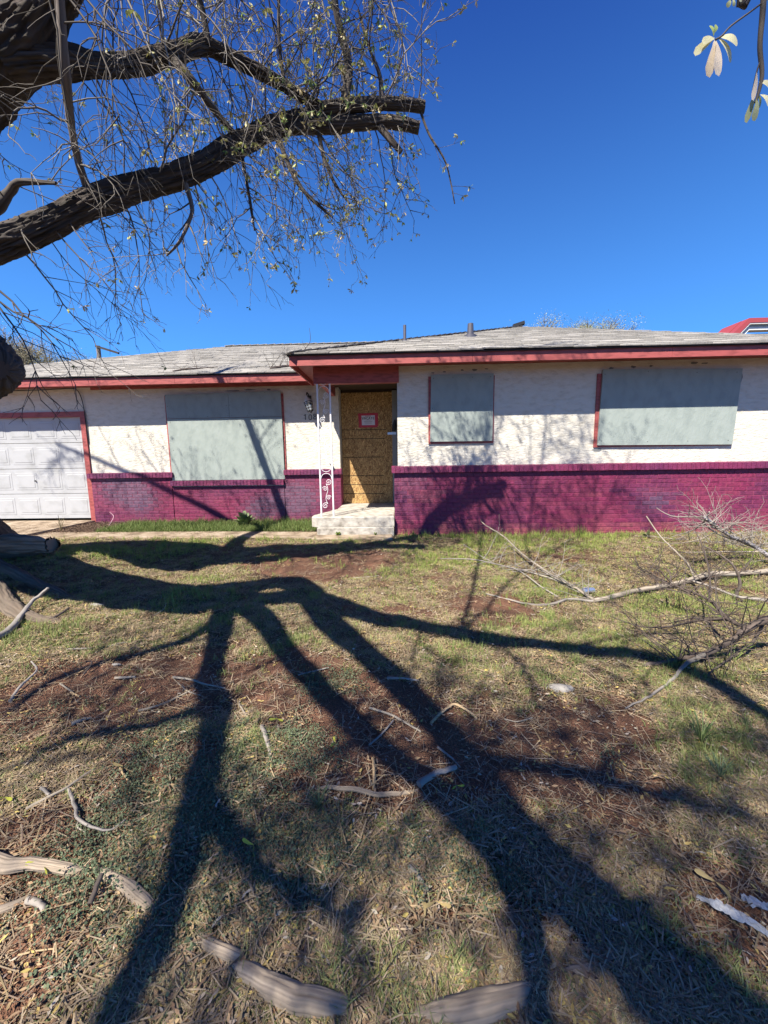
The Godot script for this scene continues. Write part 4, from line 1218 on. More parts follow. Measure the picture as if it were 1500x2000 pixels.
# ---------------------------------------------------------------- grass, clover and litter
func tuft(blades: int, length: float, spread: float, lean: float, width: float, seed_: int) -> ArrayMesh:
	var q := RandomNumberGenerator.new()
	q.seed = seed_
	var g := Geo.new()
	for k in blades:
		var a := q.randf() * TAU
		var o := Vector3(cos(q.randf() * TAU), 0, sin(q.randf() * TAU)) * spread * sqrt(q.randf())
		var l := length * q.randf_range(0.45, 1.15)
		var out := Vector3(cos(a), 0, sin(a))
		var tilt := clampf(lean + q.randfn(0, 0.28), 0.05, 1.5)
		var d1 := (Vector3.UP * cos(tilt * 0.6) + out * sin(tilt * 0.6)).normalized()
		var d2 := (Vector3.UP * cos(tilt * 1.25) + out * sin(tilt * 1.25)).normalized()
		var s := out.cross(Vector3.UP).rotated(Vector3.UP, q.randf_range(-0.9, 0.9)) * width * q.randf_range(0.6, 1.2)
		var t := q.randf_range(0.7, 1.25)
		g.tint = Color(t, t * q.randf_range(0.93, 1.05), t * q.randf_range(0.85, 1.05))
		var p1 := o + d1 * l * 0.5
		var p2 := p1 + d2 * l * 0.5
		g.quad(o - s * 0.5, p1 - s * 0.42, p1 + s * 0.42, o + s * 0.5)
		g.tri(p1 - s * 0.42, p2, p1 + s * 0.42)
	return g.mesh()


func clover_tuft(seed_: int) -> ArrayMesh:
	var q := RandomNumberGenerator.new()
	q.seed = seed_
	var g := Geo.new()
	for k in 20:
		var a := q.randf() * TAU
		var r := 0.035 * sqrt(q.randf())
		var c := Vector3(cos(a) * r, q.randf_range(0.008, 0.022), sin(a) * r)
		var n := Vector3(q.randfn(0, 0.5), 1, q.randfn(0, 0.5)).normalized()
		var e := n.cross(Vector3(cos(a * 3.0), 0, sin(a * 3.0))).normalized() * q.randf_range(0.002, 0.0048)
		var f := n.cross(e).normalized() * q.randf_range(0.002, 0.0045)
		var t := q.randf_range(0.65, 1.3)
		g.tint = Color(t, t, t * q.randf_range(0.9, 1.1))
		g.quad(c - e, c + f, c + e, c - f)
	return g.mesh()


func litter_bit(kind: int, seed_: int) -> ArrayMesh:
	var q := RandomNumberGenerator.new()
	q.seed = seed_
	var g := Geo.new()
	for k in (7 if kind == 0 else 5):
		var o := Vector3(q.randf_range(-0.045, 0.045), q.randf_range(0.002, 0.014), q.randf_range(-0.045, 0.045))
		var a := q.randf() * TAU
		var d := Vector3(cos(a), q.randfn(0, 0.18), sin(a)).normalized()
		var n := Vector3(q.randfn(0, 0.35), 1, q.randfn(0, 0.35)).normalized()
		var s := d.cross(n).normalized()
		var t := q.randf_range(0.6, 1.3)
		g.tint = Color(t, t * q.randf_range(0.9, 1.02), t * q.randf_range(0.8, 1.0))
		if kind == 0: # leaf scrap
			var l := q.randf_range(0.005, 0.0125)
			var w := l * q.randf_range(0.22, 0.45)
			var up1 := n * q.randf_range(-0.25, 0.35) * l
			g.quad(o - d * l + up1, o - d * l * 0.2 + s * w, o + d * l * 0.3 + s * w * 0.85, o - d * l * 0.2 - n * w * 0.3)
			g.quad(o - d * l + up1, o - d * l * 0.2 - n * w * 0.3, o + d * l * 0.35 - s * w * 0.8, o - d * l * 0.25 - s * w)
			g.tri(o - d * l * 0.2 - n * w * 0.3, o + d * l * 0.3 + s * w * 0.85, o + d * l + up1 * 0.7)
			g.tri(o - d * l * 0.2 - n * w * 0.3, o + d * l + up1 * 0.7, o + d * l * 0.35 - s * w * 0.8)
		else: # straw or twig scrap
			var l := q.randf_range(0.014, 0.045)
			var w := q.randf_range(0.0009, 0.002)
			g.quad(o - d * l - s * w, o - d * l + s * w, o + d * l + s * w * 0.6, o + d * l - s * w * 0.6)
	return g.mesh()


func strew(called: String, label: String, category: String, meshes: Array, m: Material, places: Array) -> void:
	var root := thing(called, label, category)
	root.set_meta("kind", "stuff")
	for k in meshes.size():
		var mine := []
		for i in range(k, places.size(), meshes.size()):
			mine.append(places[i])
		if mine.is_empty():
			continue
		var mm := MultiMesh.new()
		mm.transform_format = MultiMesh.TRANSFORM_3D
		mm.use_colors = true
		mm.mesh = meshes[k]
		mm.instance_count = mine.size()
		for i in mine.size():
			mm.set_instance_transform(i, mine[i][0])
			mm.set_instance_color(i, mine[i][1])
		var o := MultiMeshInstance3D.new()
		o.name = "tufts" if k == 0 else "tufts_%03d" % k
		o.multimesh = mm
		o.material_override = m
		o.set_meta("kind", "stuff")
		root.add_child(o, true)


func place(x: float, z: float, s: float, sy: float, lift := 0.0) -> Transform3D:
	var b := Basis(Vector3.UP, rng.randf() * TAU).scaled(Vector3(s, s * sy, s))
	return Transform3D(b, Vector3(x, gh(x, z) + lift, z))


func paved(x: float, z: float) -> bool:
	return (x < -6.17 and z < 14.0) or (x < -1.3 and z > -0.36 + 0.02 * (x + 4.0) * 0.0 and z < 0.16 and x > -6.2 and z > -0.32) or (x > -1.45 and x < -0.05 and z < 0.36) or (x > -1.45 and z < 0.03) or z < -1.5


func build_grass() -> void:
	var blade := mat("grass_blade", 1, 1, 1, 0.7, 0.0, true)
	blade.backlight_enabled = true
	blade.backlight = Color(0.45, 0.5, 0.3)
	var dry := mat("dry_blade", 1, 1, 1, 0.85, 0.0, true)
	rng.seed = 321
	var straw := []
	var green := []
	var clover := []
	var scraps := []
	var sticks := []
	for i in 430000:
		# denser towards the camera, where single blades show
		var u := rng.randf()
		var z := 5.75 - 7.2 * pow(u, 1.45)
		var half := 1.15 * (6.4 - z) + 0.25
		var x := rng.randf_range(-half, half)
		if x < -7.4 or x > 7.0:
			continue
		if z < -0.05 and x > -1.4:
			continue
		var k := cover(x, z)
		var r := rng.randf()
		if paved(x, z):
			if r < 0.05 and x < -1.3:
				var near_gap := clampf(1.0 - absf(z + 0.5) * 1.2, 0.0, 1.0)
				if rng.randf() < 0.25 + near_gap:
					scraps.append([place(x, z, rng.randf_range(0.6, 1.2), 1.0, 0.055 if x < -6.17 else 0.025), Color(0.19, 0.135, 0.085)])
			continue
		if z < -0.3 and x < -1.4: # strip under the left windows
			if x > -5.3 and rng.randf() < 0.8 - 0.35 * patch.get_noise_2d(x * 200.0, z * 100.0):
				var c := Color(0.10, 0.165, 0.035).lerp(Color(0.2, 0.2, 0.07), rng.randf() * 0.5)
				if r < 0.5:
					green.append([place(x, z, rng.randf_range(0.8, 1.7), rng.randf_range(0.7, 1.2)), c])
				elif r < 0.8:
					scraps.append([place(x, z, 1.0, 1.0), Color(0.2, 0.15, 0.1)])
			elif x <= -5.3 and r < 0.6:
				scraps.append([place(x, z, rng.randf_range(0.8, 1.6), 2.0), Color(0.15, 0.10, 0.07)])
			continue
		if r < 0.30:
			if rng.randf() < (1.0 - minf(1.0, k.z * 1.5)) * smoothstep(-0.32, 0.22, patch.get_noise_2d(x * 520.0 + 70.0, z * 520.0)):
				var c := Color(0.43, 0.35, 0.20).lerp(Color(0.35, 0.32, 0.14), rng.randf() * (0.4 + k.x)).lerp(Color(0.55, 0.455, 0.30), rng.randf() * 0.5)
				straw.append([place(x, z, rng.randf_range(0.6, 1.15), rng.randf_range(0.5, 1.0)), c])
		elif r < 0.62:
			if rng.randf() < (k.x * (1.0 - k.z * 0.8) * 1.35 + 0.42 * (1.0 - k.z)) * smoothstep(-0.35, 0.12, patch.get_noise_2d(x * 640.0 - 90.0, z * 640.0)):
				var lush := clampf(1.35 - z * 0.28, 0.0, 1.0)
				var c := Color(0.17, 0.225, 0.085).lerp(Color(0.225, 0.32, 0.055), lush).lerp(Color(0.38, 0.36, 0.14), rng.randf() * 0.55)
				green.append([place(x, z, rng.randf_range(0.5, 1.15), rng.randf_range(0.55, 1.05) * (0.6 + 0.5 * k.x) * (clampf(1.6 - z * 0.2, 0.5, 1.0) + 0.9 * clampf(1.0 - z * 1.3, 0.0, 1.0))), c])
		elif r < 0.74:
			if rng.randf() < k.y * 1.1 - 0.1:
				var c := Color(0.085, 0.125, 0.07).lerp(Color(0.14, 0.17, 0.09), rng.randf())
				clover.append([place(x, z, rng.randf_range(0.7, 1.3), rng.randf_range(0.8, 1.6)), c])
		elif r < 0.90:
			var c := Color(0.38, 0.275, 0.16).lerp(Color(0.22, 0.14, 0.085), rng.randf())
			if rng.randf() < 0.13:
				c = Color(0.46, 0.36, 0.12)
			if rng.randf() < 0.1:
				c = Color(0.42, 0.37, 0.30)
			if rng.randf() < 0.5 - 0.4 * k.z:
				scraps.append([place(x, z, rng.randf_range(0.5, 1.35), 1.0, 0.004), c])
		else:
			var c := Color(0.42, 0.33, 0.22).lerp(Color(0.18, 0.135, 0.10), rng.randf())
			if rng.randf() > k.z * 0.8:
				sticks.append([place(x, z, rng.randf_range(0.6, 1.5), 1.0, 0.004), c])
	strew("dry_grass", "short tan dry grass matted over the yard", "dry grass", [tuft(14, 0.038, 0.038, 1.1, 0.0023, 1), tuft(14, 0.046, 0.042, 1.25, 0.0021, 2), tuft(12, 0.032, 0.036, 0.95, 0.0023, 3)], dry, straw)
	strew("green_grass", "patchy green grass blades growing through the dry lawn", "grass", [tuft(9, 0.075, 0.03, 0.55, 0.0034, 4), tuft(9, 0.06, 0.035, 0.75, 0.0032, 5), tuft(8, 0.095, 0.03, 0.5, 0.0036, 6), tuft(10, 0.05, 0.04, 0.85, 0.003, 7)], blade, green)
	strew("clover", "low dark green clover mats in the foreground lawn", "clover", [clover_tuft(8), clover_tuft(9), clover_tuft(10)], blade, clover)
	strew("leaf_litter", "tan and yellow scraps of dead leaves over the dirt", "leaf litter", [litter_bit(0, 11), litter_bit(0, 12), litter_bit(0, 13)], dry, scraps)
	strew("twig_litter", "tiny twig and straw scraps scattered on the ground", "twig litter", [litter_bit(1, 14), litter_bit(1, 15), litter_bit(1, 16)], dry, sticks)


func weed(called: String, label: String, p: Vector3, leaves: int, size: float, upright: float, tone: Color, m: Material, group := "") -> void:
	var t := thing(called, label, "weed", on_ground(p), group)
	for k in leaves:
		var g := Geo.new()
		var a := TAU * k / leaves * 2.4 + rng.randf() * 0.6
		var out := Vector3(cos(a), 0, sin(a))
		var l := size * rng.randf_range(0.6, 1.1)
		var w := l * (rng.randf_range(0.10, 0.17) if not label.contains('clump') and not label.contains('blades') and not label.contains('straggly') else rng.randf_range(0.008, 0.014))
		g.tint = tone * rng.randf_range(0.75, 1.25)
		var s := out.cross(Vector3.UP).normalized()
		var upright0 := upright
		upright *= rng.randf_range(0.45, 1.1)
		var old := [Vector3(0, 0.01, 0), Vector3(0, 0.01, 0)]
		for i in range(1, 6):
			var f := i / 5.0
			var c := out * l * (1.0 - upright * 0.6) * f + Vector3(0, l * (upright * f * 1.5 - f * f * upright * 0.9 + 0.15 * f), 0)
			var ww := w * sin(PI * clampf(f * 0.85 + 0.1, 0, 1)) * (1.0 if i < 5 else 0.2)
			var now := [c - s * ww, c + s * ww]
			g.quad(old[0], now[0], now[1], old[1])
			old = now
		upright = upright0
		part("leaf", g, m, t)


# ---------------------------------------------------------------- things lying about
func stick(called: String, label: String, category: String, pts: Array, r0: float, r1: float, tone: Color, group := "") -> Node3D:
	var wood := mat("stick_wood", 1, 1, 1, 0.85, 0.0, true)
	var t := thing(called, label, category, Vector3.ZERO, group)
	var p: Array = pts.map(func(q): return on_ground(q))
	t.position = p[0]
	var g := Geo.new()
	g.tint = tone
	var sp := smooth_path(p.map(func(q): return q - p[0]), 5)
	for i in sp.size():
		if i > 0 and i < sp.size() - 1:
			sp[i] += Vector3(rng.randfn(0, r0 * 0.12), rng.randfn(0, r0 * 0.06), rng.randfn(0, r0 * 0.12))
	var rr := []
	for i in sp.size():
		rr.append(lerpf(r0, r1, float(i) / (sp.size() - 1)) * rng.randf_range(0.96, 1.04))
	g.tube(sp, rr, 10, r0 * 0.12, fine, true, 0.8)
	part("wood", g, wood, t)
	return t


func fork(t: Node3D, pts: Array, r0: float, r1: float, tone: Color, called := "side_branch") -> void:
	var g := Geo.new()
	g.tint = tone
	var p: Array = pts.map(func(q): return on_ground(q) - t.position)
	var sp := smooth_path(p, 6)
	for i in range(1, sp.size() - 1):
		sp[i] += Vector3(rng.randfn(0, r0 * 0.14), rng.randfn(0, r0 * 0.14), rng.randfn(0, r0 * 0.14))
	var rr := []
	for i in sp.size():
		rr.append(lerpf(r0, r1, float(i) / (sp.size() - 1)))
	g.tube(sp, rr, 8, r0 * 0.08, fine, true, 0.8)
	part(called, g, mat("stick_wood", 1, 1, 1, 0.85, 0.0, true), t)


func twiglets(t: Node3D, pts: Array, count: int, length: float, tone: Color) -> void:
	var g := Geo.new()
	var keep := tips
	tips = []
	for i in count:
		var f := rng.randf() * (pts.size() - 1.001)
		var k := int(f)
		var p := on_ground((pts[k] as Vector3).lerp(pts[k + 1], f - k)) - t.position
		g.tint = tone * rng.randf_range(0.7, 1.3)
		sprout(g, p, Vector3(rng.randfn(0, 0.8), rng.randf_range(0.0, 0.9), rng.randfn(0, 0.6)), length * rng.randf_range(0.5, 1.2), 0.0045, 1, 0.15, 0.0)
	tips = keep
	part("twigs", g, mat("stick_wood", 1, 1, 1, 0.85, 0.0, true), t, "stuff")


func build_debris() -> void:
	rng.seed = 777
	var pale := Color(0.29, 0.25, 0.20)
	var grey := Color(0.25, 0.225, 0.20)
	var dark := Color(0.085, 0.066, 0.056)
	var fresh := Color(0.42, 0.30, 0.17)
	# fallen branches, right
	var b1 := stick("fallen_branch", "long pale barkless branch lying across the right lawn", "branch", [Vector3(4.378, 0.06, 1.842), Vector3(3.981, 0.06, 1.922), Vector3(3.571, 0.07, 2.029), Vector3(3.178, 0.07, 2.166), Vector3(2.73, 0.05, 2.339), Vector3(2.323, 0.04, 2.445), Vector3(2.015, 0.03, 2.569), Vector3(1.804, 0.03, 2.616)], 0.028, 0.021, pale)
	fork(b1, [Vector3(1.814, 0.03, 2.616), Vector3(1.74, 0.04, 2.332), Vector3(1.63, 0.05, 2.092), Vector3(1.498, 0.08, 1.471), Vector3(1.449, 0.14, 0.835), Vector3(1.273, 0.22, 0.35), Vector3(1.266, 0.26, 0.122)], 0.015, 0.006, pale)
	fork(b1, [Vector3(1.778, 0.03, 2.361), Vector3(1.555, 0.03, 2.003), Vector3(1.277, 0.04, 1.825), Vector3(0.919, 0.06, 1.6), Vector3(0.495, 0.08, 1.597)], 0.012, 0.005, grey)
	fork(b1, [Vector3(1.789, 0.03, 2.628), Vector3(1.561, 0.03, 2.639), Vector3(1.334, 0.01, 2.751), Vector3(1.124, 0.02, 2.695), Vector3(0.839, 0.02, 2.513)], 0.016, 0.006, grey)
	fork(b1, [Vector3(1.507, 0.02, 2.542), Vector3(1.433, 0.03, 2.345), Vector3(1.299, 0.05, 1.941), Vector3(1.085, 0.06, 1.661), Vector3(0.863, 0.12, 1.012)], 0.008, 0.004, grey)
	fork(b1, [Vector3(3.005, 0.07, 2.194), Vector3(3.05, 0.15, 2.011), Vector3(3.034, 0.22, 1.87), Vector3(3.016, 0.33, 1.629), Vector3(3.011, 0.5, 1.351)], 0.011, 0.006, pale)
	twiglets(b1, [Vector3(1.804, 0.03, 2.616), Vector3(1.63, 0.05, 2.092), Vector3(0.999, 0.06, 1.501)], 40, 0.4, grey)
	twiglets(b1, [Vector3(3.981, 0.06, 1.922), Vector3(3.178, 0.07, 2.166), Vector3(2.323, 0.04, 2.445)], 40, 0.45, dark)
	var b2 := stick("fallen_branch", "dark forked branch propped at the right edge above the shaded grass", "branch", [Vector3(2.619, 0.36, 3.661), Vector3(2.403, 0.3, 3.659), Vector3(2.237, 0.2, 3.676), Vector3(2.089, 0.1, 3.669), Vector3(1.929, 0.05, 3.67), Vector3(1.75, 0.03, 3.693), Vector3(1.594, 0.02, 3.707)], 0.026, 0.010, dark)
	fork(b2, [Vector3(1.998, 0.08, 3.685), Vector3(1.841, 0.04, 3.75), Vector3(1.69, 0.02, 3.857), Vector3(1.449, 0.02, 4.022), Vector3(1.259, 0.02, 4.113)], 0.014, 0.004, grey)
	fork(b2, [Vector3(2.305, 0.22, 3.639), Vector3(2.338, 0.2, 3.45), Vector3(2.444, 0.24, 3.117), Vector3(2.366, 0.26, 2.974), Vector3(2.27, 0.28, 2.799), Vector3(2.198, 0.3, 2.641), Vector3(2.21, 0.4, 2.514)], 0.015, 0.004, dark)
	fork(b2, [Vector3(2.351, 0.19, 3.413), Vector3(2.209, 0.16, 3.366), Vector3(2.012, 0.1, 3.34), Vector3(1.808, 0.1, 3.308), Vector3(1.637, 0.12, 3.213)], 0.011, 0.003, dark)
	fork(b2, [Vector3(2.444, 0.24, 3.117), Vector3(2.604, 0.35, 2.898), Vector3(2.774, 0.5, 2.571), Vector3(2.879, 0.6, 2.285)], 0.009, 0.003, dark)
	fork(b2, [Vector3(2.253, 0.25, 2.959), Vector3(2.382, 0.3, 2.753), Vector3(2.407, 0.34, 2.649)], 0.006, 0.003, dark)
	fork(b2, [Vector3(2.416, 0.25, 3.614), Vector3(2.342, 0.12, 3.639), Vector3(2.163, 0.05, 3.705), Vector3(1.899, 0.03, 3.844)], 0.01, 0.004, dark)
	fork(b2, [Vector3(2.15, 0.13, 3.672), Vector3(2.14, 0.16, 3.507), Vector3(2.075, 0.08, 3.462)], 0.005, 0.002, dark)
	twiglets(b2, [Vector3(2.403, 0.3, 3.659), Vector3(2.089, 0.1, 3.669), Vector3(1.75, 0.03, 3.693)], 44, 0.45, dark)
	twiglets(b2, [Vector3(2.338, 0.2, 3.45), Vector3(2.366, 0.26, 2.974), Vector3(2.198, 0.3, 2.641)], 36, 0.45, dark)
	var b3 := stick("fallen_branch", "grey branch slanting down in front of the brick wall at far right", "branch", [Vector3(3.243, 0.62, 1.951), Vector3(3.542, 0.5, 1.743), Vector3(3.794, 0.36, 1.653), Vector3(4.094, 0.22, 1.584), Vector3(4.24, 0.1, 1.689), Vector3(4.326, 0.05, 1.897)], 0.016, 0.024, Color(0.22, 0.21, 0.22))
	fork(b3, [Vector3(3.243, 0.62, 1.951), Vector3(3.218, 0.6, 1.796), Vector3(3.034, 0.58, 1.745), Vector3(2.937, 0.66, 1.641)], 0.009, 0.003, grey)
	fork(b3, [Vector3(3.258, 0.6, 1.961), Vector3(3.332, 0.45, 1.694), Vector3(3.251, 0.3, 1.469)], 0.009, 0.004, grey)
	fork(b3, [Vector3(3.326, 0.55, 1.833), Vector3(3.619, 0.4, 1.691), Vector3(3.979, 0.25, 1.58), Vector3(4.272, 0.1, 1.591)], 0.009, 0.006, pale)
	fork(b3, [Vector3(3.733, 0.38, 1.51), Vector3(3.663, 0.25, 1.383), Vector3(3.453, 0.18, 1.256), Vector3(3.383, 0.1, 0.873)], 0.008, 0.003, pale)
	fork(b3, [Vector3(3.818, 0.5, 1.564), Vector3(3.999, 0.42, 1.535), Vector3(4.075, 0.33, 1.565), Vector3(4.073, 0.25, 1.537)], 0.007, 0.005, pale)
	fork(b3, [Vector3(3.222, 0.58, 1.753), Vector3(3.047, 0.75, 1.995), Vector3(2.909, 0.85, 2.144)], 0.004, 0.002, grey)
	fork(b3, [Vector3(3.326, 0.6, 1.856), Vector3(3.264, 0.68, 1.98)], 0.01, 0.008, grey)
	twiglets(b3, [Vector3(3.243, 0.62, 1.951), Vector3(3.794, 0.36, 1.653), Vector3(4.24, 0.1, 1.689)], 60, 0.5, grey)
	twiglets(b3, [Vector3(3.7, 0.1, 0.8), Vector3(3.989, 0.15, 1.207), Vector3(4.393, 0.15, 1.449)], 44, 0.45, grey)
	var b4 := stick("fallen_branch", "curved grey branch on the grass at the right edge behind the dark one", "branch", [Vector3(3.475, 0.03, 2.781), Vector3(3.21, 0.04, 2.738), Vector3(3.045, 0.05, 2.671), Vector3(2.997, 0.06, 2.5), Vector3(2.887, 0.06, 2.254)], 0.018, 0.008, grey)
	fork(b4, [Vector3(3.047, 0.05, 2.647), Vector3(3.11, 0.15, 2.608), Vector3(3.086, 0.28, 2.565), Vector3(3.017, 0.38, 2.496), Vector3(2.925, 0.45, 2.393)], 0.014, 0.006, dark)
	fork(b4, [Vector3(3.133, 0.2, 2.545), Vector3(3.276, 0.33, 2.497), Vector3(3.374, 0.42, 2.421)], 0.006, 0.003, dark)
	fork(b4, [Vector3(4.344, 0.08, 1.379), Vector3(3.87, 0.08, 1.369), Vector3(3.554, 0.05, 1.215)], 0.008, 0.005, pale)
	stick("stick", "thin bare stick leaning near the brown weed stalk beside the brick wall", "stick", [Vector3(1.16, 0.02, -0.799), Vector3(1.201, 0.2, -1.179), Vector3(1.318, 0.36, -1.98), Vector3(1.607, 0.52, -3.883)], 0.009, 0.004, Color(0.3, 0.16, 0.12))

	# log and dead wood by the tree
	var wood := mat("log_bark", 1, 1, 1, 0.95, 0.0, true)
	var lg := thing("log", "dark weathered log with a broken end lying behind the tree base", "log", on_ground(Vector3(-5.014, 0, 1.196)))
	var g := Geo.new()
	g.tint = Color(0.23, 0.175, 0.13)
	var lp: Array = [Vector3(-6.005, 0.17, 1.89), Vector3(-5.119, 0.17, 1.786), Vector3(-4.535, 0.17, 1.736), Vector3(-4.196, 0.165, 1.705), Vector3(-4.144, 0.165, 1.706)].map(func(p): return on_ground(p) - lg.position)
	g.tube(smooth_path(lp, 14), smooth_radii([0.12, 0.115, 0.11, 0.10, 0.075], 14), 60, 0.02, fine, true, 0.9)
	part("wood", g, wood, lg)
	stick("dead_limb", "grey weathered broken limb lying below the tree base", "branch", [Vector3(-3.078, 0.04, 3.534), Vector3(-3.131, 0.05, 3.283), Vector3(-3.232, 0.07, 3.065), Vector3(-3.285, 0.12, 2.88), Vector3(-3.18, 0.2, 2.852)], 0.03, 0.010, Color(0.22, 0.2, 0.185))

	# single sticks one can tell apart
	for s in [
		["pale curved stick just below the dirt patch left of centre", [Vector3(-1.483, 0.01, 4.184),Vector3(-1.378, 0.015, 4.111),Vector3(-1.274, 0.01, 4.009)], .010, .006, 0],
		["pale stick ending in a fork beside the left limb shadow", [Vector3(-1.477, 0.01, 3.843),Vector3(-1.343, 0.012, 3.878),Vector3(-1.194, 0.01, 3.958),Vector3(-1.075, 0.01, 3.972)], .011, .005, 0],
		["thin stick crossing the forked pale stick", [Vector3(-1.405, 0.012, 3.911),Vector3(-1.291, 0.012, 4.012),Vector3(-1.187, 0.01, 4.056)], .006, .004, 0],
		["short upright looking dead stick in the left dirt", [Vector3(-2.304, 0.01, 4.115),Vector3(-2.352, 0.02, 4),Vector3(-2.361, 0.03, 3.937),Vector3(-2.375, 0.05, 3.858),Vector3(-2.442, 0.07, 3.82)], .013, .006, 1],
		["small black forked twig standing in the left dirt", [Vector3(-2.072, 0.01, 3.871),Vector3(-2.069, 0.03, 3.811),Vector3(-2.065, 0.06, 3.777),Vector3(-2.132, 0.05, 3.748)], .009, .005, 2],
		["pale chip of wood in the left dirt patch", [Vector3(-1.845, 0.01, 3.869),Vector3(-1.706, 0.01, 3.873)], .012, .009, 0],
		["pale smooth stick on the bare dirt right of centre", [Vector3(-0.173, 0.01, 4.125),Vector3(-0.047, 0.014, 4.205),Vector3(0.05, 0.012, 4.256),Vector3(0.108, 0.008, 4.28)], .009, .006, 0],
		["dark thin stick leaning below the pale one on the dirt", [Vector3(-0.159, 0.01, 4.4),Vector3(-0.098, 0.02, 4.328),Vector3(-0.038, 0.02, 4.252)], .008, .005, 1],
		["bent pale stick at the edge of the right limb shadow", [Vector3(0.167, 0.008, 4.222),Vector3(0.237, 0.02, 4.16),Vector3(0.308, 0.022, 4.119),Vector3(0.372, 0.015, 4.151),Vector3(0.423, 0.006, 4.18)], .011, .008, 3],
		["long thin stick in the shadow below the bent one", [Vector3(0.186, 0.01, 4.388),Vector3(0.242, 0.012, 4.448),Vector3(0.283, 0.008, 4.499)], .009, .004, 1],
		["split grey branch piece in the deep shadow", [Vector3(0.079, 0.015, 4.633),Vector3(0.156, 0.025, 4.572),Vector3(0.258, 0.02, 4.51)], .022, .014, 1],
		["grey stick inside the upper shade of the right limb shadow", [Vector3(-0.081, 0.01, 3.863),Vector3(0.029, 0.014, 3.874),Vector3(0.118, 0.01, 3.883)], .012, .008, 1],
		["short stick across the middle limb shadow", [Vector3(-0.663, 0.01, 3.813),Vector3(-0.558, 0.014, 3.785),Vector3(-0.471, 0.01, 3.76)], .008, .005, 1],
		["hooked grey stick in the lower left lawn", [Vector3(-1.47, 0.01, 4.686),Vector3(-1.349, 0.02, 4.786),Vector3(-1.295, 0.03, 4.839),Vector3(-1.202, 0.03, 4.883),Vector3(-1.135, 0.025, 4.877),Vector3(-1.11, 0.02, 4.826)], .011, .004, 1],
		["small branch of the hooked stick curling left", [Vector3(-1.289, 0.02, 4.838),Vector3(-1.27, 0.02, 4.871),Vector3(-1.223, 0.01, 4.89)], .006, .003, 0],
		["long thin pale stick in the lower left lawn", [Vector3(-1.566, 0.01, 4.781),Vector3(-1.516, 0.015, 4.742),Vector3(-1.464, 0.02, 4.691),Vector3(-1.425, 0.015, 4.585)], .011, .006, 0],
		["short stub lying on the long pale stick", [Vector3(-1.595, 0.02, 4.681),Vector3(-1.509, 0.02, 4.73)], .010, .008, 1],
		["forked tan stick on the reddish dirt at lower left", [Vector3(-1.304, 0.01, 4.583),Vector3(-1.223, 0.012, 4.647),Vector3(-1.104, 0.01, 4.705)], .008, .004, 3],
		["thin straight stick beside the forked tan one", [Vector3(-1.303, 0.01, 4.728),Vector3(-1.285, 0.012, 4.654),Vector3(-1.278, 0.01, 4.568)], .005, .003, 0],
		["short stick crossing the lower left root", [Vector3(-1.019, 0.03, 5.125),Vector3(-1.021, 0.05, 5.084),Vector3(-1.021, 0.06, 5.064)], .012, .011, 2],
		["curved piece of wood at the lower left edge", [Vector3(-1.249, 0.01, 5.107),Vector3(-1.198, 0.02, 5.122),Vector3(-1.163, 0.01, 5.137)], .016, .012, 1],
		["thin twig lying in the lower left shade", [Vector3(-1.155, 0.01, 5.238),Vector3(-1.098, 0.012, 5.231),Vector3(-1.034, 0.01, 5.223)], .004, .003, 3],
		["knobbly grey stick in the middle foreground", [Vector3(-0.725, 0.01, 4.324),Vector3(-0.675, 0.02, 4.406),Vector3(-0.623, 0.01, 4.491)], .018, .013, 1],
		["upright short stick above the middle root", [Vector3(-0.133, 0.008, 4.493),Vector3(-0.12, 0.02, 4.588),Vector3(-0.118, 0.012, 4.664)], .010, .009, 3],
		["white chip of wood in the middle dirt", [Vector3(-0.946, 0.008, 4.087),Vector3(-0.867, 0.012, 4.196),Vector3(-0.825, 0.008, 4.247)], .009, .006, 0],
		["pale flat stick near the lower middle grass", [Vector3(0.028, 0.008, 4.966),Vector3(0.063, 0.014, 5.003),Vector3(0.081, 0.008, 5.043)], .014, .008, 1],
		["slender stick over the left grass near the fallen limb", [Vector3(-2.455, 0.01, 3.534),Vector3(-2.339, 0.012, 3.509),Vector3(-2.295, 0.01, 3.49)], .010, .007, 0],
		["pale root like stick in the left centre grass", [Vector3(-2.196, 0.01, 3.475),Vector3(-2.122, 0.015, 3.447),Vector3(-2.076, 0.01, 3.422)], .010, .007, 0],
		["stick beside the small stone in right lawn", [Vector3(0.724, 0.01, 4.177),Vector3(0.632, 0.01, 4.206),Vector3(0.567, 0.01, 4.195)], .006, .004, 0],
		["long faint stick in the shade of the right lawn", [Vector3(1.539, 0.01, 3.21),Vector3(1.67, 0.012, 3.295),Vector3(1.745, 0.01, 3.455)], .006, .004, 1],
		["thin stick lying in front of the porch steps", [Vector3(-0.504, 0.01, 1.988),Vector3(-0.334, 0.012, 1.979),Vector3(-0.223, 0.01, 1.942)], .008, .005, 0],
		["small dark stick on the tree root mound", [Vector3(-2.946, 0.02, 3.123),Vector3(-2.929, 0.03, 3.039),Vector3(-2.952, 0.02, 2.915)], .016, .012, 2],
		["crooked twig pale against the dirt near left grass", [Vector3(-2.158, 0.01, 2.956),Vector3(-2.109, 0.03, 2.896),Vector3(-2.125, 0.05, 2.81)], .006, .003, 0],
		["thin pale stick lying on the brown dirt at left", [Vector3(-2.148, 0.01, 3.942),Vector3(-2.014, 0.01, 4.007)], .008, .006, 0],
		["short stick on the dirt below the left chip of wood", [Vector3(-2.026, 0.01, 4.007),Vector3(-1.929, 0.01, 4.055)], .009, .006, 3],
		["flat grey bark strip in the left lawn", [Vector3(-1.78, 0.01, 4.294),Vector3(-1.753, 0.014, 4.255),Vector3(-1.724, 0.008, 4.227)], .016, .008, 1]]:
		var p := []
		for q in s[1]:
			p.append(q)
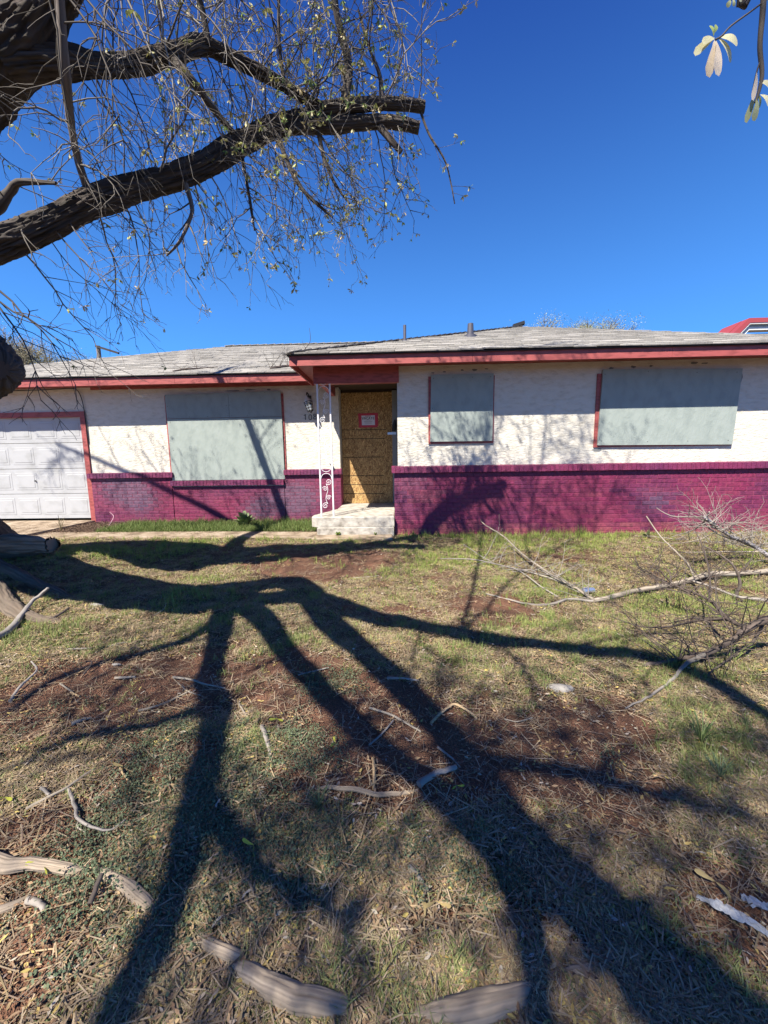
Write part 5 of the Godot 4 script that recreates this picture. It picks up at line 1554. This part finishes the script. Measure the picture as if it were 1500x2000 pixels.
		stick("stick", s[0], "stick", p, s[2] * 0.72, s[3] * 0.72, [pale, grey, dark, fresh][s[4]] * rng.randf_range(0.85, 1.1), "sticks dropped on the lawn")

	# winged seeds, yellow green, lying on the ground
	var wing_m := mat("seed_wing", 1, 1, 1, 0.6, 0.0, true)
	for s in [["yellow green winged seed on dirt at centre left", Vector3(-0.655, 0.02, 4.283), 0.5, 1.0], ["yellow winged seed pair on dirt right of the knobbly stick", Vector3(-0.32, 0.02, 4.441), 2.1, 0.9], ["bright yellow seed pair in the lower left shade", Vector3(-0.541, 0.03, 4.943), 1.2, 1.2], ["long green winged seed beside the lower left root", Vector3(-1.274, 0.03, 5.012), 0.7, 1.4], ["yellow green seed pair standing in the lower right lawn", Vector3(1.023, 0.04, 5.046), 1.5, 1.3], ["ochre winged seed in the lower middle shade", Vector3(0.113, 0.03, 5.069), 0.4, 1.2], ["tan winged seed below the ochre one", Vector3(0.073, 0.02, 5.116), 2.4, 1.2], ["small yellow seed in shade at mid right", Vector3(0.246, 0.02, 4.622), 0.1, 0.8], ["yellowing seed at the left edge of the lawn", Vector3(-1.706, 0.03, 4.736), 0.3, 1.3], ["tan seed pair near the long pale stick", Vector3(-1.289, 0.02, 4.579), 1.0, 1.2]]:
		var t := thing("winged_seed", s[0], "seed", on_ground(s[1]), "winged seeds on the ground")
		for k in 2:
			var a: float = s[2] + (k * 2.2)
			var wg := Geo.new()
			wg.tint = (Color(0.42, 0.44, 0.07) if not (s[0] as String).contains("tan") and not (s[0] as String).contains("ochre") else Color(0.46, 0.35, 0.16)) * rng.randf_range(0.85, 1.15)
			seed_wing(wg, Vector3.ZERO, Vector3(cos(a), 0.15, sin(a)) * 0.042 * s[3], 0.0085 * s[3])
			part("wing", wg, wing_m, t)

	# weeds
	var leaf := mat("weed_leaf", 1, 1, 1, 0.6, 0.0, true)
	leaf.backlight_enabled = true
	leaf.backlight = Color(0.4, 0.45, 0.25)
	weed("weed", "broad leafed grey green weed against the brick left of the porch", Vector3(-2.818, 0, -0.84), 46, 0.36, 1.0, Color(0.15, 0.20, 0.09), leaf)
	weed("weed", "small dark weed at the foot of the brick wall at right", Vector3(3.653, 0, 0.349), 14, 0.14, 0.85, Color(0.06, 0.085, 0.03), leaf)
	weed("weed", "tall grass clump growing at lower right lawn", Vector3(1.506, 0, 4.339), 60, 0.2, 1.0, Color(0.12, 0.17, 0.06), leaf, "")
	weed("weed", "grass clump sprouting on the shaded right lawn", Vector3(1.394, 0, 4.594), 44, 0.14, 0.9, Color(0.09, 0.14, 0.07), leaf)
	weed("weed", "pair of long blades bending at the right edge", Vector3(2.164, 0, 3.711), 9, 0.26, 0.7, Color(0.15, 0.21, 0.05), leaf)
	weed("weed", "tall weed growing from the first crack of the porch step", Vector3(-0.949, 0.025, 0.15), 16, 0.10, 0.9, Color(0.15, 0.21, 0.04), leaf)
	weed("weed", "small weed at the right of the porch step", Vector3(-0.362, 0.02, 0.15), 12, 0.08, 0.8, Color(0.15, 0.21, 0.04), leaf)
	weed("weed", "dark grass clump in lower middle lawn", Vector3(-0.333, 0, 4.77), 44, 0.12, 0.9, Color(0.09, 0.14, 0.055), leaf)
	weed("weed", "yellowing grass clump near the bottom middle", Vector3(-0.074, 0, 5.283), 20, 0.12, 0.8, Color(0.2, 0.2, 0.05), leaf)
	weed("weed", "straggly dead weed in front of the garage door", Vector3(-5.855, 0.02, -0.349), 14, 0.34, 1.3, Color(0.14, 0.12, 0.06), leaf)
	stick("weed_stalk", "bare pinkish twig standing at the brick corner near the garage", "twig", [Vector3(-5.476, 0.02, -0.968), Vector3(-5.392, 0.12, -0.95), Vector3(-5.435, 0.2, -1.073), Vector3(-5.625, 0.26, -1.23)], 0.006, 0.003, Color(0.4, 0.26, 0.3))

	# rubbish and stones
	var film := mat("white_plastic_film", 0.36, 0.37, 0.39, 0.3)
	var bag := thing("plastic_wrapper", "crumpled shiny white plastic wrapper on the dirt at lower right", "litter", on_ground(Vector3(1.056, 0.01, 5.097)))
	var film_sheet := func(path: Array, width: float, tone: Material) -> void:
		var fg := Geo.new()
		var rows := []
		for i in path.size():
			var row := []
			var d: Vector3 = (path[mini(i + 1, path.size() - 1)] - path[maxi(i - 1, 0)]).normalized()
			var s := d.cross(Vector3.UP).normalized()
			var w: float = width * (0.35 + 0.65 * sin(PI * clampf(i / (path.size() - 1.0), 0.04, 0.96)))
			for j in 7:
				row.append((path[i] as Vector3) + s * w * (j / 6.0 - 0.5) + Vector3(rng.randfn(0, 0.002), maxf(0.0, 0.012 * (1.0 - absf(j - 3) / 3.5)) + rng.randfn(0, 0.0028), rng.randfn(0, 0.003)))
			rows.append(row)
		for i in rows.size() - 1:
			for j in 6:
				fg.tri(rows[i][j], rows[i][j + 1], rows[i + 1][j + 1])
				fg.tri(rows[i][j], rows[i + 1][j + 1], rows[i + 1][j])
		part("film", fg, tone, bag)
	var wpts := [Vector3(0.948, 0.01, 5.069), Vector3(0.969, 0.03, 5.107), Vector3(1.012, 0.035, 5.129), Vector3(1.057, 0.03, 5.14), Vector3(1.101, 0.02, 5.167)].map(func(p): return on_ground(p) - bag.position)
	film_sheet.call(smooth_path(wpts, 7), 0.034, film)
	var wpts2 := [Vector3(1.094, 0.01, 5.061), Vector3(1.118, 0.02, 5.078), Vector3(1.164, 0.01, 5.081)].map(func(p): return on_ground(p) - bag.position)
	film_sheet.call(smooth_path(wpts2, 6), 0.03, mat("grey_plastic_film", 0.3, 0.32, 0.36, 0.25))
	var can := thing("crushed_can", "small crushed silver and blue can beside the pale fallen branch", "can", on_ground(Vector3(1.852, 0.02, 2.417)))
	var cg := Geo.new()
	cg.tube([Vector3(-0.06, 0.01, 0.01), Vector3(-0.055, 0.012, 0.01), Vector3(-0.01, 0.018, 0.0), Vector3(0.045, 0.012, -0.012), Vector3(0.055, 0.012, -0.014)], [0.024, 0.03, 0.026, 0.03, 0.022], 18, 0.004, fine)
	part("body", cg, mat("can_metal", 0.55, 0.63, 0.78, 0.25, 0.8), can)
	for s in [["flat grey stone on the shaded right lawn", Vector3(0.979, 0, 3.921), 0.085], ["small pale stone on the path beside the porch steps", Vector3(-1.788, 0, -1.254), 0.09], ["pale stone chip in the left dirt", Vector3(-1.948, 0, 3.713), 0.03], ["grey stone by the root mound at left", Vector3(-2.8, 0, 2.784), 0.07]]:
		var sg := Geo.new()
		sg.tint = Color(0.3, 0.28, 0.255)
		sg.tube([Vector3(-s[2], 0.005, 0), Vector3(-s[2] * 0.7, 0.012, 0), Vector3(0, 0.016, 0.01), Vector3(s[2] * 0.7, 0.012, 0), Vector3(s[2], 0.004, 0)], [0.002, s[2] * 0.35, s[2] * 0.45, s[2] * 0.3, 0.002], 14, 0.006, fine)
		var so := part("stone", sg, mat("stone", 1, 1, 1, 0.9, 0.0, true), self)
		so.position = on_ground(s[1])
		so.scale.y = 0.7
		tag(so, s[0], "stone")

	# branches that fell on the roof
	var rb := thing("roof_branch", "dark broken branch lying on the left roof beside the porch roof", "branch", Vector3(-2.233, 2.973, -1.5) + Vector3(0, 0.02, 0))
	var rg := Geo.new()
	rg.tint = dark
	var rp := [Vector3(-2.354, 2.914, -1.35), Vector3(-2.232, 2.991, -1.5), Vector3(-2.104, 3.061, -1.65), Vector3(-1.847, 3.116, -1.75)].map(func(p): return Vector3(p.x, 2.80 + (-1.065 - p.z) * 0.37, p.z) - rb.position)
	rg.tube(smooth_path(rp, 6), smooth_radii([0.02, 0.03, 0.025, 0.012], 6), 10, 0.004, fine)
	rg.tint = Color(0.05, 0.04, 0.036)
	var sa := Vector3(-1.93, 2.98, -1.55) - rb.position
	tips = []
	for k in 9:
		sprout(rg, rp[k % 3] , Vector3(rng.randf_range(-0.5, 0.7), rng.randf_range(0.3, 1.0), -0.3), rng.randf_range(0.25, 0.6), 0.006, 1, 0.0, 0.0)
	part("wood", rg, mat("stick_wood", 1, 1, 1, 0.85, 0.0, true), rb)
	var rc := thing("roof_branch", "tall bare curved twig sticking up from the roof by the porch corner", "branch", Vector3(-1.75, 3.35, -2.5))
	var cg2 := Geo.new()
	cg2.tint = Color(0.06, 0.045, 0.04)
	var cp := [Vector3(-2.037, 3.492, -2.6), Vector3(-1.955, 3.595, -2.6), Vector3(-1.862, 3.708, -2.6), Vector3(-1.845, 3.854, -2.6), Vector3(-1.861, 4.011, -2.6)].map(func(p): return p - rc.position)
	cg2.tube(smooth_path(cp, 5), smooth_radii([0.008, 0.007, 0.006, 0.005, 0.003], 5), 6)
	cg2.tube([cp[1], Vector3(-2.007, 3.68, -2.6) - rc.position, Vector3(-2.026, 3.765, -2.6) - rc.position], [0.005, 0.004, 0.002], 5)
	part("wood", cg2, mat("stick_wood", 1, 1, 1, 0.85, 0.0, true), rc)
	var rd := thing("roof_branch", "thin dark branch lying low on the left roof above the window", "branch", Vector3(-3.6, 2.95, -1.4))
	var dg := Geo.new()
	dg.tint = dark
	var dp := [Vector3(-4.176, 2.888, -1.3), Vector3(-4.083, 2.985, -1.5), Vector3(-3.86, 3.041, -1.6), Vector3(-3.522, 3.116, -1.75)].map(func(p): return Vector3(p.x, 2.80 + (-1.065 - p.z) * 0.37, p.z) - rd.position)
	dg.tube(smooth_path(dp, 6), smooth_radii([0.012, 0.016, 0.012, 0.005], 6), 8)
	for k in 5:
		sprout(dg, dp[1 + k % 2], Vector3(rng.randf_range(-0.6, 0.6), rng.randf_range(0.2, 0.8), -0.2), rng.randf_range(0.2, 0.45), 0.005, 1, 0.0, 0.0)
	part("wood", dg, mat("stick_wood", 1, 1, 1, 0.85, 0.0, true), rd)


# ---------------------------------------------------------------- beyond the house
func far_tree(label: String, at: Vector3, h: float, spread: float, leaves: Color, density: float) -> void:
	var t := thing("far_tree", label, "tree", at, "trees behind the house")
	var bark := mat("far_bark", 1, 1, 1, 0.9, 0.0, true)
	var g := Geo.new()
	g.tint = Color(0.2, 0.17, 0.14)
	tips = []
	g.tube([Vector3.ZERO, Vector3(0.1, h * 0.25, 0), Vector3(0, h * 0.45, 0.1)], [h * 0.035, h * 0.028, h * 0.02], 12)
	part("trunk", g, bark, t)
	var c := Geo.new()
	for k in 14:
		var a := rng.randf() * TAU
		c.tint = Color(0.22, 0.19, 0.155) * rng.randf_range(0.7, 1.3)
		sprout(c, Vector3(0, h * rng.randf_range(0.28, 0.45), 0), Vector3(cos(a) * spread, rng.randf_range(0.7, 1.6), sin(a) * spread), h * rng.randf_range(0.45, 0.62), h * 0.012, 0, -0.1, 1.0)
		for j in 8:
			var q := Vector3(cos(a) * spread, 0, sin(a) * spread) * h * rng.randf_range(0.05, 0.28) + Vector3(0, h * rng.randf_range(0.42, 0.8), 0)
			sprout(c, q, Vector3(cos(a + rng.randfn()) * spread, rng.randf_range(0.6, 1.6), sin(a + rng.randfn()) * spread), h * rng.randf_range(0.12, 0.26), h * 0.005, 1, -0.05, 1.0, 3)
	part("limbs", c, bark, t, "stuff")
	var q2 := RandomNumberGenerator.new()
	q2.seed = int(at.x * 100.0)
	var kinds := []
	for k in 3:
		var lg := Geo.new()
		for j in 40:
			var p := Vector3(q2.randfn(0, 0.3), q2.randfn(0, 0.26), q2.randfn(0, 0.3)) * density
			var e := Vector3(q2.randfn(), q2.randfn(), q2.randfn()).normalized() * q2.randf_range(0.014, 0.034)
			var f := e.cross(Vector3(q2.randfn(), q2.randfn(), q2.randfn()).normalized())
			lg.tint = leaves * q2.randf_range(0.7, 1.3)
			lg.quad(p - e, p + f, p + e, p - f)
		kinds.append(lg.mesh())
	var lm := mat("far_leaf", 1, 1, 1, 0.8, 0.0, true)
	lm.backlight_enabled = true
	lm.backlight = Color(0.5, 0.5, 0.35)
	hang_leaves("foliage", tips, t, lm, kinds, 0.8, 1.3)


func build_beyond() -> void:
	rng.seed = 5150
	var yg := Color(0.33, 0.34, 0.16)
	far_tree("pale bare crowned tree at far left behind the garage roof", Vector3(-30.996, 2.392, -26), 9.2, 0.5, Color(0.31, 0.28, 0.19), 0.8)
	far_tree("small budding tree behind the left roof beside the utility pole", Vector3(-28.788, 2.381, -27), 8.2, 0.6, Color(0.29, 0.28, 0.16), 0.9)
	far_tree("low leafy tree behind the left roof under the pole crossarm", Vector3(-26.965, 2.376, -28), 7.9, 0.7, Color(0.26, 0.28, 0.15), 1.0)
	far_tree("spring green tree behind the roof peak, leftmost of three", Vector3(11.075, 1.776, -27), 9.9, 0.75, yg, 1.0)
	far_tree("spring green tree behind the right roof, middle of three", Vector3(13.759, 1.758, -28), 10.0, 0.7, yg, 1.0)
	far_tree("tallest spring green tree behind the right roof", Vector3(15.157, 1.691, -26), 9.5, 0.42, yg, 1.0)
	# utility pole
	var wood := mat("pole_wood", 0.19, 0.17, 0.155, 0.9)
	var foot: Vector3 = Vector3(-19.419, 2.08, -20)
	var pole := thing("utility_pole", "grey wooden utility pole with a dark tilted crossarm behind the roof", "utility pole", Vector3(foot.x, -0.1, foot.z))
	var top: Vector3 = Vector3(-18.722, 8.815, -20)
	var g := Geo.new()
	g.tube([Vector3.ZERO, Vector3(0, top.y + 0.1, 0)], [0.16, 0.12], 14)
	part("pole", g, wood, pole)
	var arm := Geo.new()
	arm.bar((Vector3(-19.504, 8.775, -19.9)) - pole.position, (Vector3(-17.883, 8.241, -19.7)) - pole.position, 0.11, 0.13)
	part("crossarm", arm, mat("dark_timber", 0.035, 0.03, 0.03, 0.9), pole)
	# neighbour at the right edge: clipped gable with a red metal edge
	var nb := thing("neighbour_house", "neighbouring house with red roof edge and white trim at the right edge", "house", Vector3(16.0, 0, -10.0))
	var red := mat("neighbour_red_metal", 0.30, 0.05, 0.055, 0.5)
	var wht := mat("neighbour_white_trim", 0.68, 0.69, 0.66, 0.6)
	var dim := mat("neighbour_siding", 0.30, 0.25, 0.23, 0.9)
	var gry := mat("neighbour_grey_trim", 0.28, 0.33, 0.33, 0.7)
	var p0: Vector3 = (Vector3(11.348, 4.855, -9)) - nb.position
	var p1: Vector3 = (Vector3(12.512, 5.992, -9)) - nb.position
	var p2 := p1 + Vector3(3.2, 0.0, 0)
	var p3 := p2 + Vector3(p1.x - p0.x, p0.y - p1.y, 0)
	var prof := [p0, p1, p2, p3]
	var inw := [Vector3(0.25, -0.25, 0), Vector3(0.08, -0.25, 0), Vector3(-0.08, -0.25, 0), Vector3(-0.25, -0.25, 0)]
	for b in [["roof_edge", red, 0.0, 0.62, 0.0], ["white_trim", wht, 0.62, 0.80, -0.02], ["grey_trim", gry, 0.80, 1.05, -0.10], ["white_trim", wht, 1.05, 1.5, -0.12]]:
		var bg := Geo.new()
		for i in 3:
			var zf: float = b[4]
			var a0: Vector3 = prof[i] + inw[i] * b[2]
			var a1: Vector3 = prof[i + 1] + inw[i + 1] * b[2]
			var c1: Vector3 = prof[i + 1] + inw[i + 1] * b[3]
			var c0: Vector3 = prof[i] + inw[i] * b[3]
			var zz := Vector3(0, 0, zf)
			var back := Vector3(0, 0, zf - 0.3)
			bg.hexa([c0 + back, c1 + back, a1 + back, a0 + back, c0 + zz, c1 + zz, a1 + zz, a0 + zz])
		part(b[0], bg, b[1], nb)
	var rf := Geo.new()
	for i in 3:
		var back := Vector3(0, 0, -1.2)
		var u := Vector3(0, 0.006, 0)
		rf.hexa([prof[i] + back - Vector3(0, 0.08, 0), prof[i + 1] + back - Vector3(0, 0.08, 0), prof[i + 1] + back + u, prof[i] + back + u, prof[i] - Vector3(0, 0.08, 0) + Vector3(0, 0, -0.35), prof[i + 1] - Vector3(0, 0.08, 0) + Vector3(0, 0, -0.35), prof[i + 1] + u + Vector3(0, 0, -0.35), prof[i] + u + Vector3(0, 0, -0.35)])
	part("roof", rf, red, nb)
	var wl := Geo.new()
	wl.box(Vector3(p0.x + 0.5, -0.3, -1.1 + p0.z), Vector3(p3.x - 0.5, p0.y, p0.z - 0.5))
	var z5 := p0.z - 0.5
	wl.hexa([Vector3(p0.x + 0.5, p0.y, z5 - 0.55), Vector3(p3.x - 0.5, p0.y, z5 - 0.55), Vector3(p2.x, p2.y - 0.4, z5 - 0.55), Vector3(p1.x, p1.y - 0.4, z5 - 0.55), Vector3(p0.x + 0.5, p0.y, z5), Vector3(p3.x - 0.5, p0.y, z5), Vector3(p2.x, p2.y - 0.4, z5), Vector3(p1.x, p1.y - 0.4, z5)])
	part("wall", wl, dim, nb)


func _ready() -> void:
	var cam := Camera3D.new()
	cam.name = "camera"
	cam.fov = 104.8
	cam.near = 0.05
	cam.far = 1500.0
	cam.position = Vector3(0, 1.19, 6.2)
	cam.rotation_order = EULER_ORDER_YXZ
	cam.rotation_degrees = Vector3(-7.527, 2.092, -0.831)
	cam.current = true
	add_child(cam)
	var env := Environment.new()
	env.background_mode = Environment.BG_SKY
	env.tonemap_mode = Environment.TONE_MAPPER_LINEAR
	env.tonemap_exposure = 2.25
	env.sdfgi_enabled = true
	env.ssao_enabled = true
	env.ssil_enabled = true
	var sm := ProceduralSkyMaterial.new()
	sm.sky_top_color = lin(0.003, 0.015, 0.13)
	sm.sky_horizon_color = lin(0.088, 0.325, 0.80)
	sm.sky_curve = 0.3
	sm.sky_energy_multiplier = 1.0
	sm.ground_bottom_color = lin(0.14, 0.11, 0.08)
	sm.ground_horizon_color = lin(0.2, 0.17, 0.14)
	sm.sun_angle_max = 4.0
	var sky := Sky.new()
	sky.sky_material = sm
	env.sky = sky
	var we := WorldEnvironment.new()
	we.name = "environment"
	we.environment = env
	add_child(we)
	var sun := DirectionalLight3D.new()
	sun.name = "sun"
	sun.light_energy = 1.6
	sun.light_color = Color(1.0, 0.965, 0.905)
	sun.light_angular_distance = 0.53
	sun.shadow_enabled = true
	add_child(sun)
	sun.look_at_from_position(Vector3.ZERO, SUN, Vector3.UP)

	bump.seed = 3
	bump.frequency = 0.01
	bump.fractal_octaves = 3
	patch.seed = 8
	patch.frequency = 0.01
	patch.fractal_octaves = 3
	fine.seed = 15
	fine.frequency = 0.16
	fine.noise_type = FastNoiseLite.TYPE_SIMPLEX
	fine.fractal_octaves = 3
	rng.seed = 12
	green_spots = [[0.57, 0.17, 0.35, 0.90], [1.45, 0.12, 0.40, 0.90], [2.34, 0.23, 0.40, 1.00], [2.91, 0.33, 0.35, 0.90], [3.89, 0.42, 0.30, 0.40], [-3.73, 1.22, 0.70, 0.90], [-2.89, 0.52, 0.50, 0.80], [-3.24, 0.87, 0.50, 0.70], [1.06, 1.51, 0.50, 0.80], [0.13, 1.60, 0.50, 0.60], [0.60, 1.19, 0.40, 0.60], [2.43, 0.74, 0.70, 0.90], [1.47, 0.64, 0.60, 0.70], [1.39, 2.34, 0.60, 0.50], [2.17, 2.92, 0.35, 0.80], [2.57, 2.71, 0.35, 0.80], [2.97, 2.82, 0.50, 0.90], [3.63, 2.21, 0.50, 0.60], [-0.69, 3.45, 0.30, 0.50], [-1.45, 1.26, 0.40, 0.40], [1.53, 4.29, 0.25, 0.90], [1.40, 4.57, 0.20, 0.80], [-0.13, 4.76, 0.16, 0.40], [-0.30, 4.77, 0.15, 0.40], [-2.14, 2.57, 0.40, 0.70], [-0.17, 5.13, 0.20, 0.25], [-0.33, 5.08, 0.15, 0.30], [0.87, 3.27, 0.40, 0.60], [0.39, 3.81, 0.40, 0.40], [1.38, 3.42, 0.60, 0.50], [1.86, 3.68, 0.50, 0.50], [1.15, 4.43, 0.30, 0.50], [1.03, 4.81, 0.25, 0.60], [-0.04, 5.24, 0.20, 0.30], [0.91, 5.21, 0.20, 0.40], [-0.33, 5.32, 0.15, 0.30], [-2.60, 3.37, 0.60, 0.50], [0.50, 4.40, 0.20, 0.50], [-0.84, 1.68, 0.30, 0.50], [-1.36, -0.26, 0.30, 0.60], [-0.61, 0.38, 0.25, 0.50], [4.18, 1.15, 0.50, 0.40], [0.14, 5.25, 0.20, 0.50], [-3.01, 3.37, 0.50, 0.50]]
	clover_spots = [[-1.07, 4.71, 0.30, 1.00], [-0.55, 4.48, 0.20, 0.90], [-1.32, 4.40, 0.25, 1.00], [-0.42, 3.92, 0.20, 0.80], [-1.11, 4.29, 0.25, 0.60], [-0.60, 3.82, 0.20, 0.60], [-0.87, 4.49, 0.25, 0.80], [-1.08, 5.00, 0.30, 0.60], [-0.99, 5.22, 0.30, 0.70], [-0.41, 4.99, 0.25, 0.70], [-0.26, 3.87, 0.20, 0.60], [-0.67, 4.80, 0.25, 0.60], [-0.27, 4.95, 0.25, 0.50], [0.65, 4.77, 0.30, 0.40], [0.21, 4.97, 0.25, 0.40]]
	dirt_spots = [[-0.39, 3.87, 0.35, 0.70], [-0.11, 4.35, 0.35, 0.80], [-1.23, 3.77, 0.35, 0.70], [-1.79, 3.83, 0.35, 0.80], [-2.34, 3.72, 0.40, 0.50], [-0.81, 1.48, 0.60, 0.60], [0.26, 4.34, 0.25, 0.60], [0.62, 4.34, 0.40, 0.50], [-0.77, 4.12, 0.30, 0.60], [-1.00, 4.49, 0.20, 0.60], [0.00, 2.81, 0.30, 0.40], [3.03, 1.90, 0.40, 0.40], [0.77, 4.46, 0.35, 0.50], [-0.24, 4.13, 0.30, 1.10], [-0.41, 4.45, 0.30, 1.00], [0.13, 4.29, 0.25, 1.00], [-0.00, 4.19, 0.30, 1.00], [-1.42, 3.88, 0.35, 0.80], [-1.94, 3.94, 0.40, 0.80], [-1.38, 4.21, 0.30, 0.70], [-1.11, 1.58, 0.70, 0.90], [-0.39, 1.17, 0.40, 0.70], [2.26, 1.29, 0.40, 0.50], [0.81, 2.87, 0.45, 0.90], [0.97, 4.29, 0.35, 0.70], [-2.16, 4.14, 0.40, 0.60], [-1.40, 4.94, 0.30, 0.70], [-1.20, 5.22, 0.30, 0.80], [-1.03, 5.33, 0.25, 0.70], [-1.19, 4.56, 0.20, 0.80], [-0.98, 3.88, 0.30, 0.70], [-0.56, 3.70, 0.25, 0.80], [-0.79, 3.64, 0.25, 0.60], [0.18, 4.59, 0.20, 0.80], [-0.45, 4.70, 0.20, 0.70], [1.09, 5.08, 0.20, 0.80], [1.05, 5.18, 0.25, 0.70], [0.09, 5.11, 0.12, 0.80], [0.68, 4.47, 0.35, 0.50], [1.08, 2.70, 0.40, 0.60], [-1.24, 4.79, 0.20, 0.60], [-0.09, 4.70, 0.15, 0.60], [1.12, 4.26, 0.30, 0.40]]

	build_ground()
	build_house()
	build_house_fittings()
	build_tree()
	build_beyond()
	build_debris()
	build_grass()
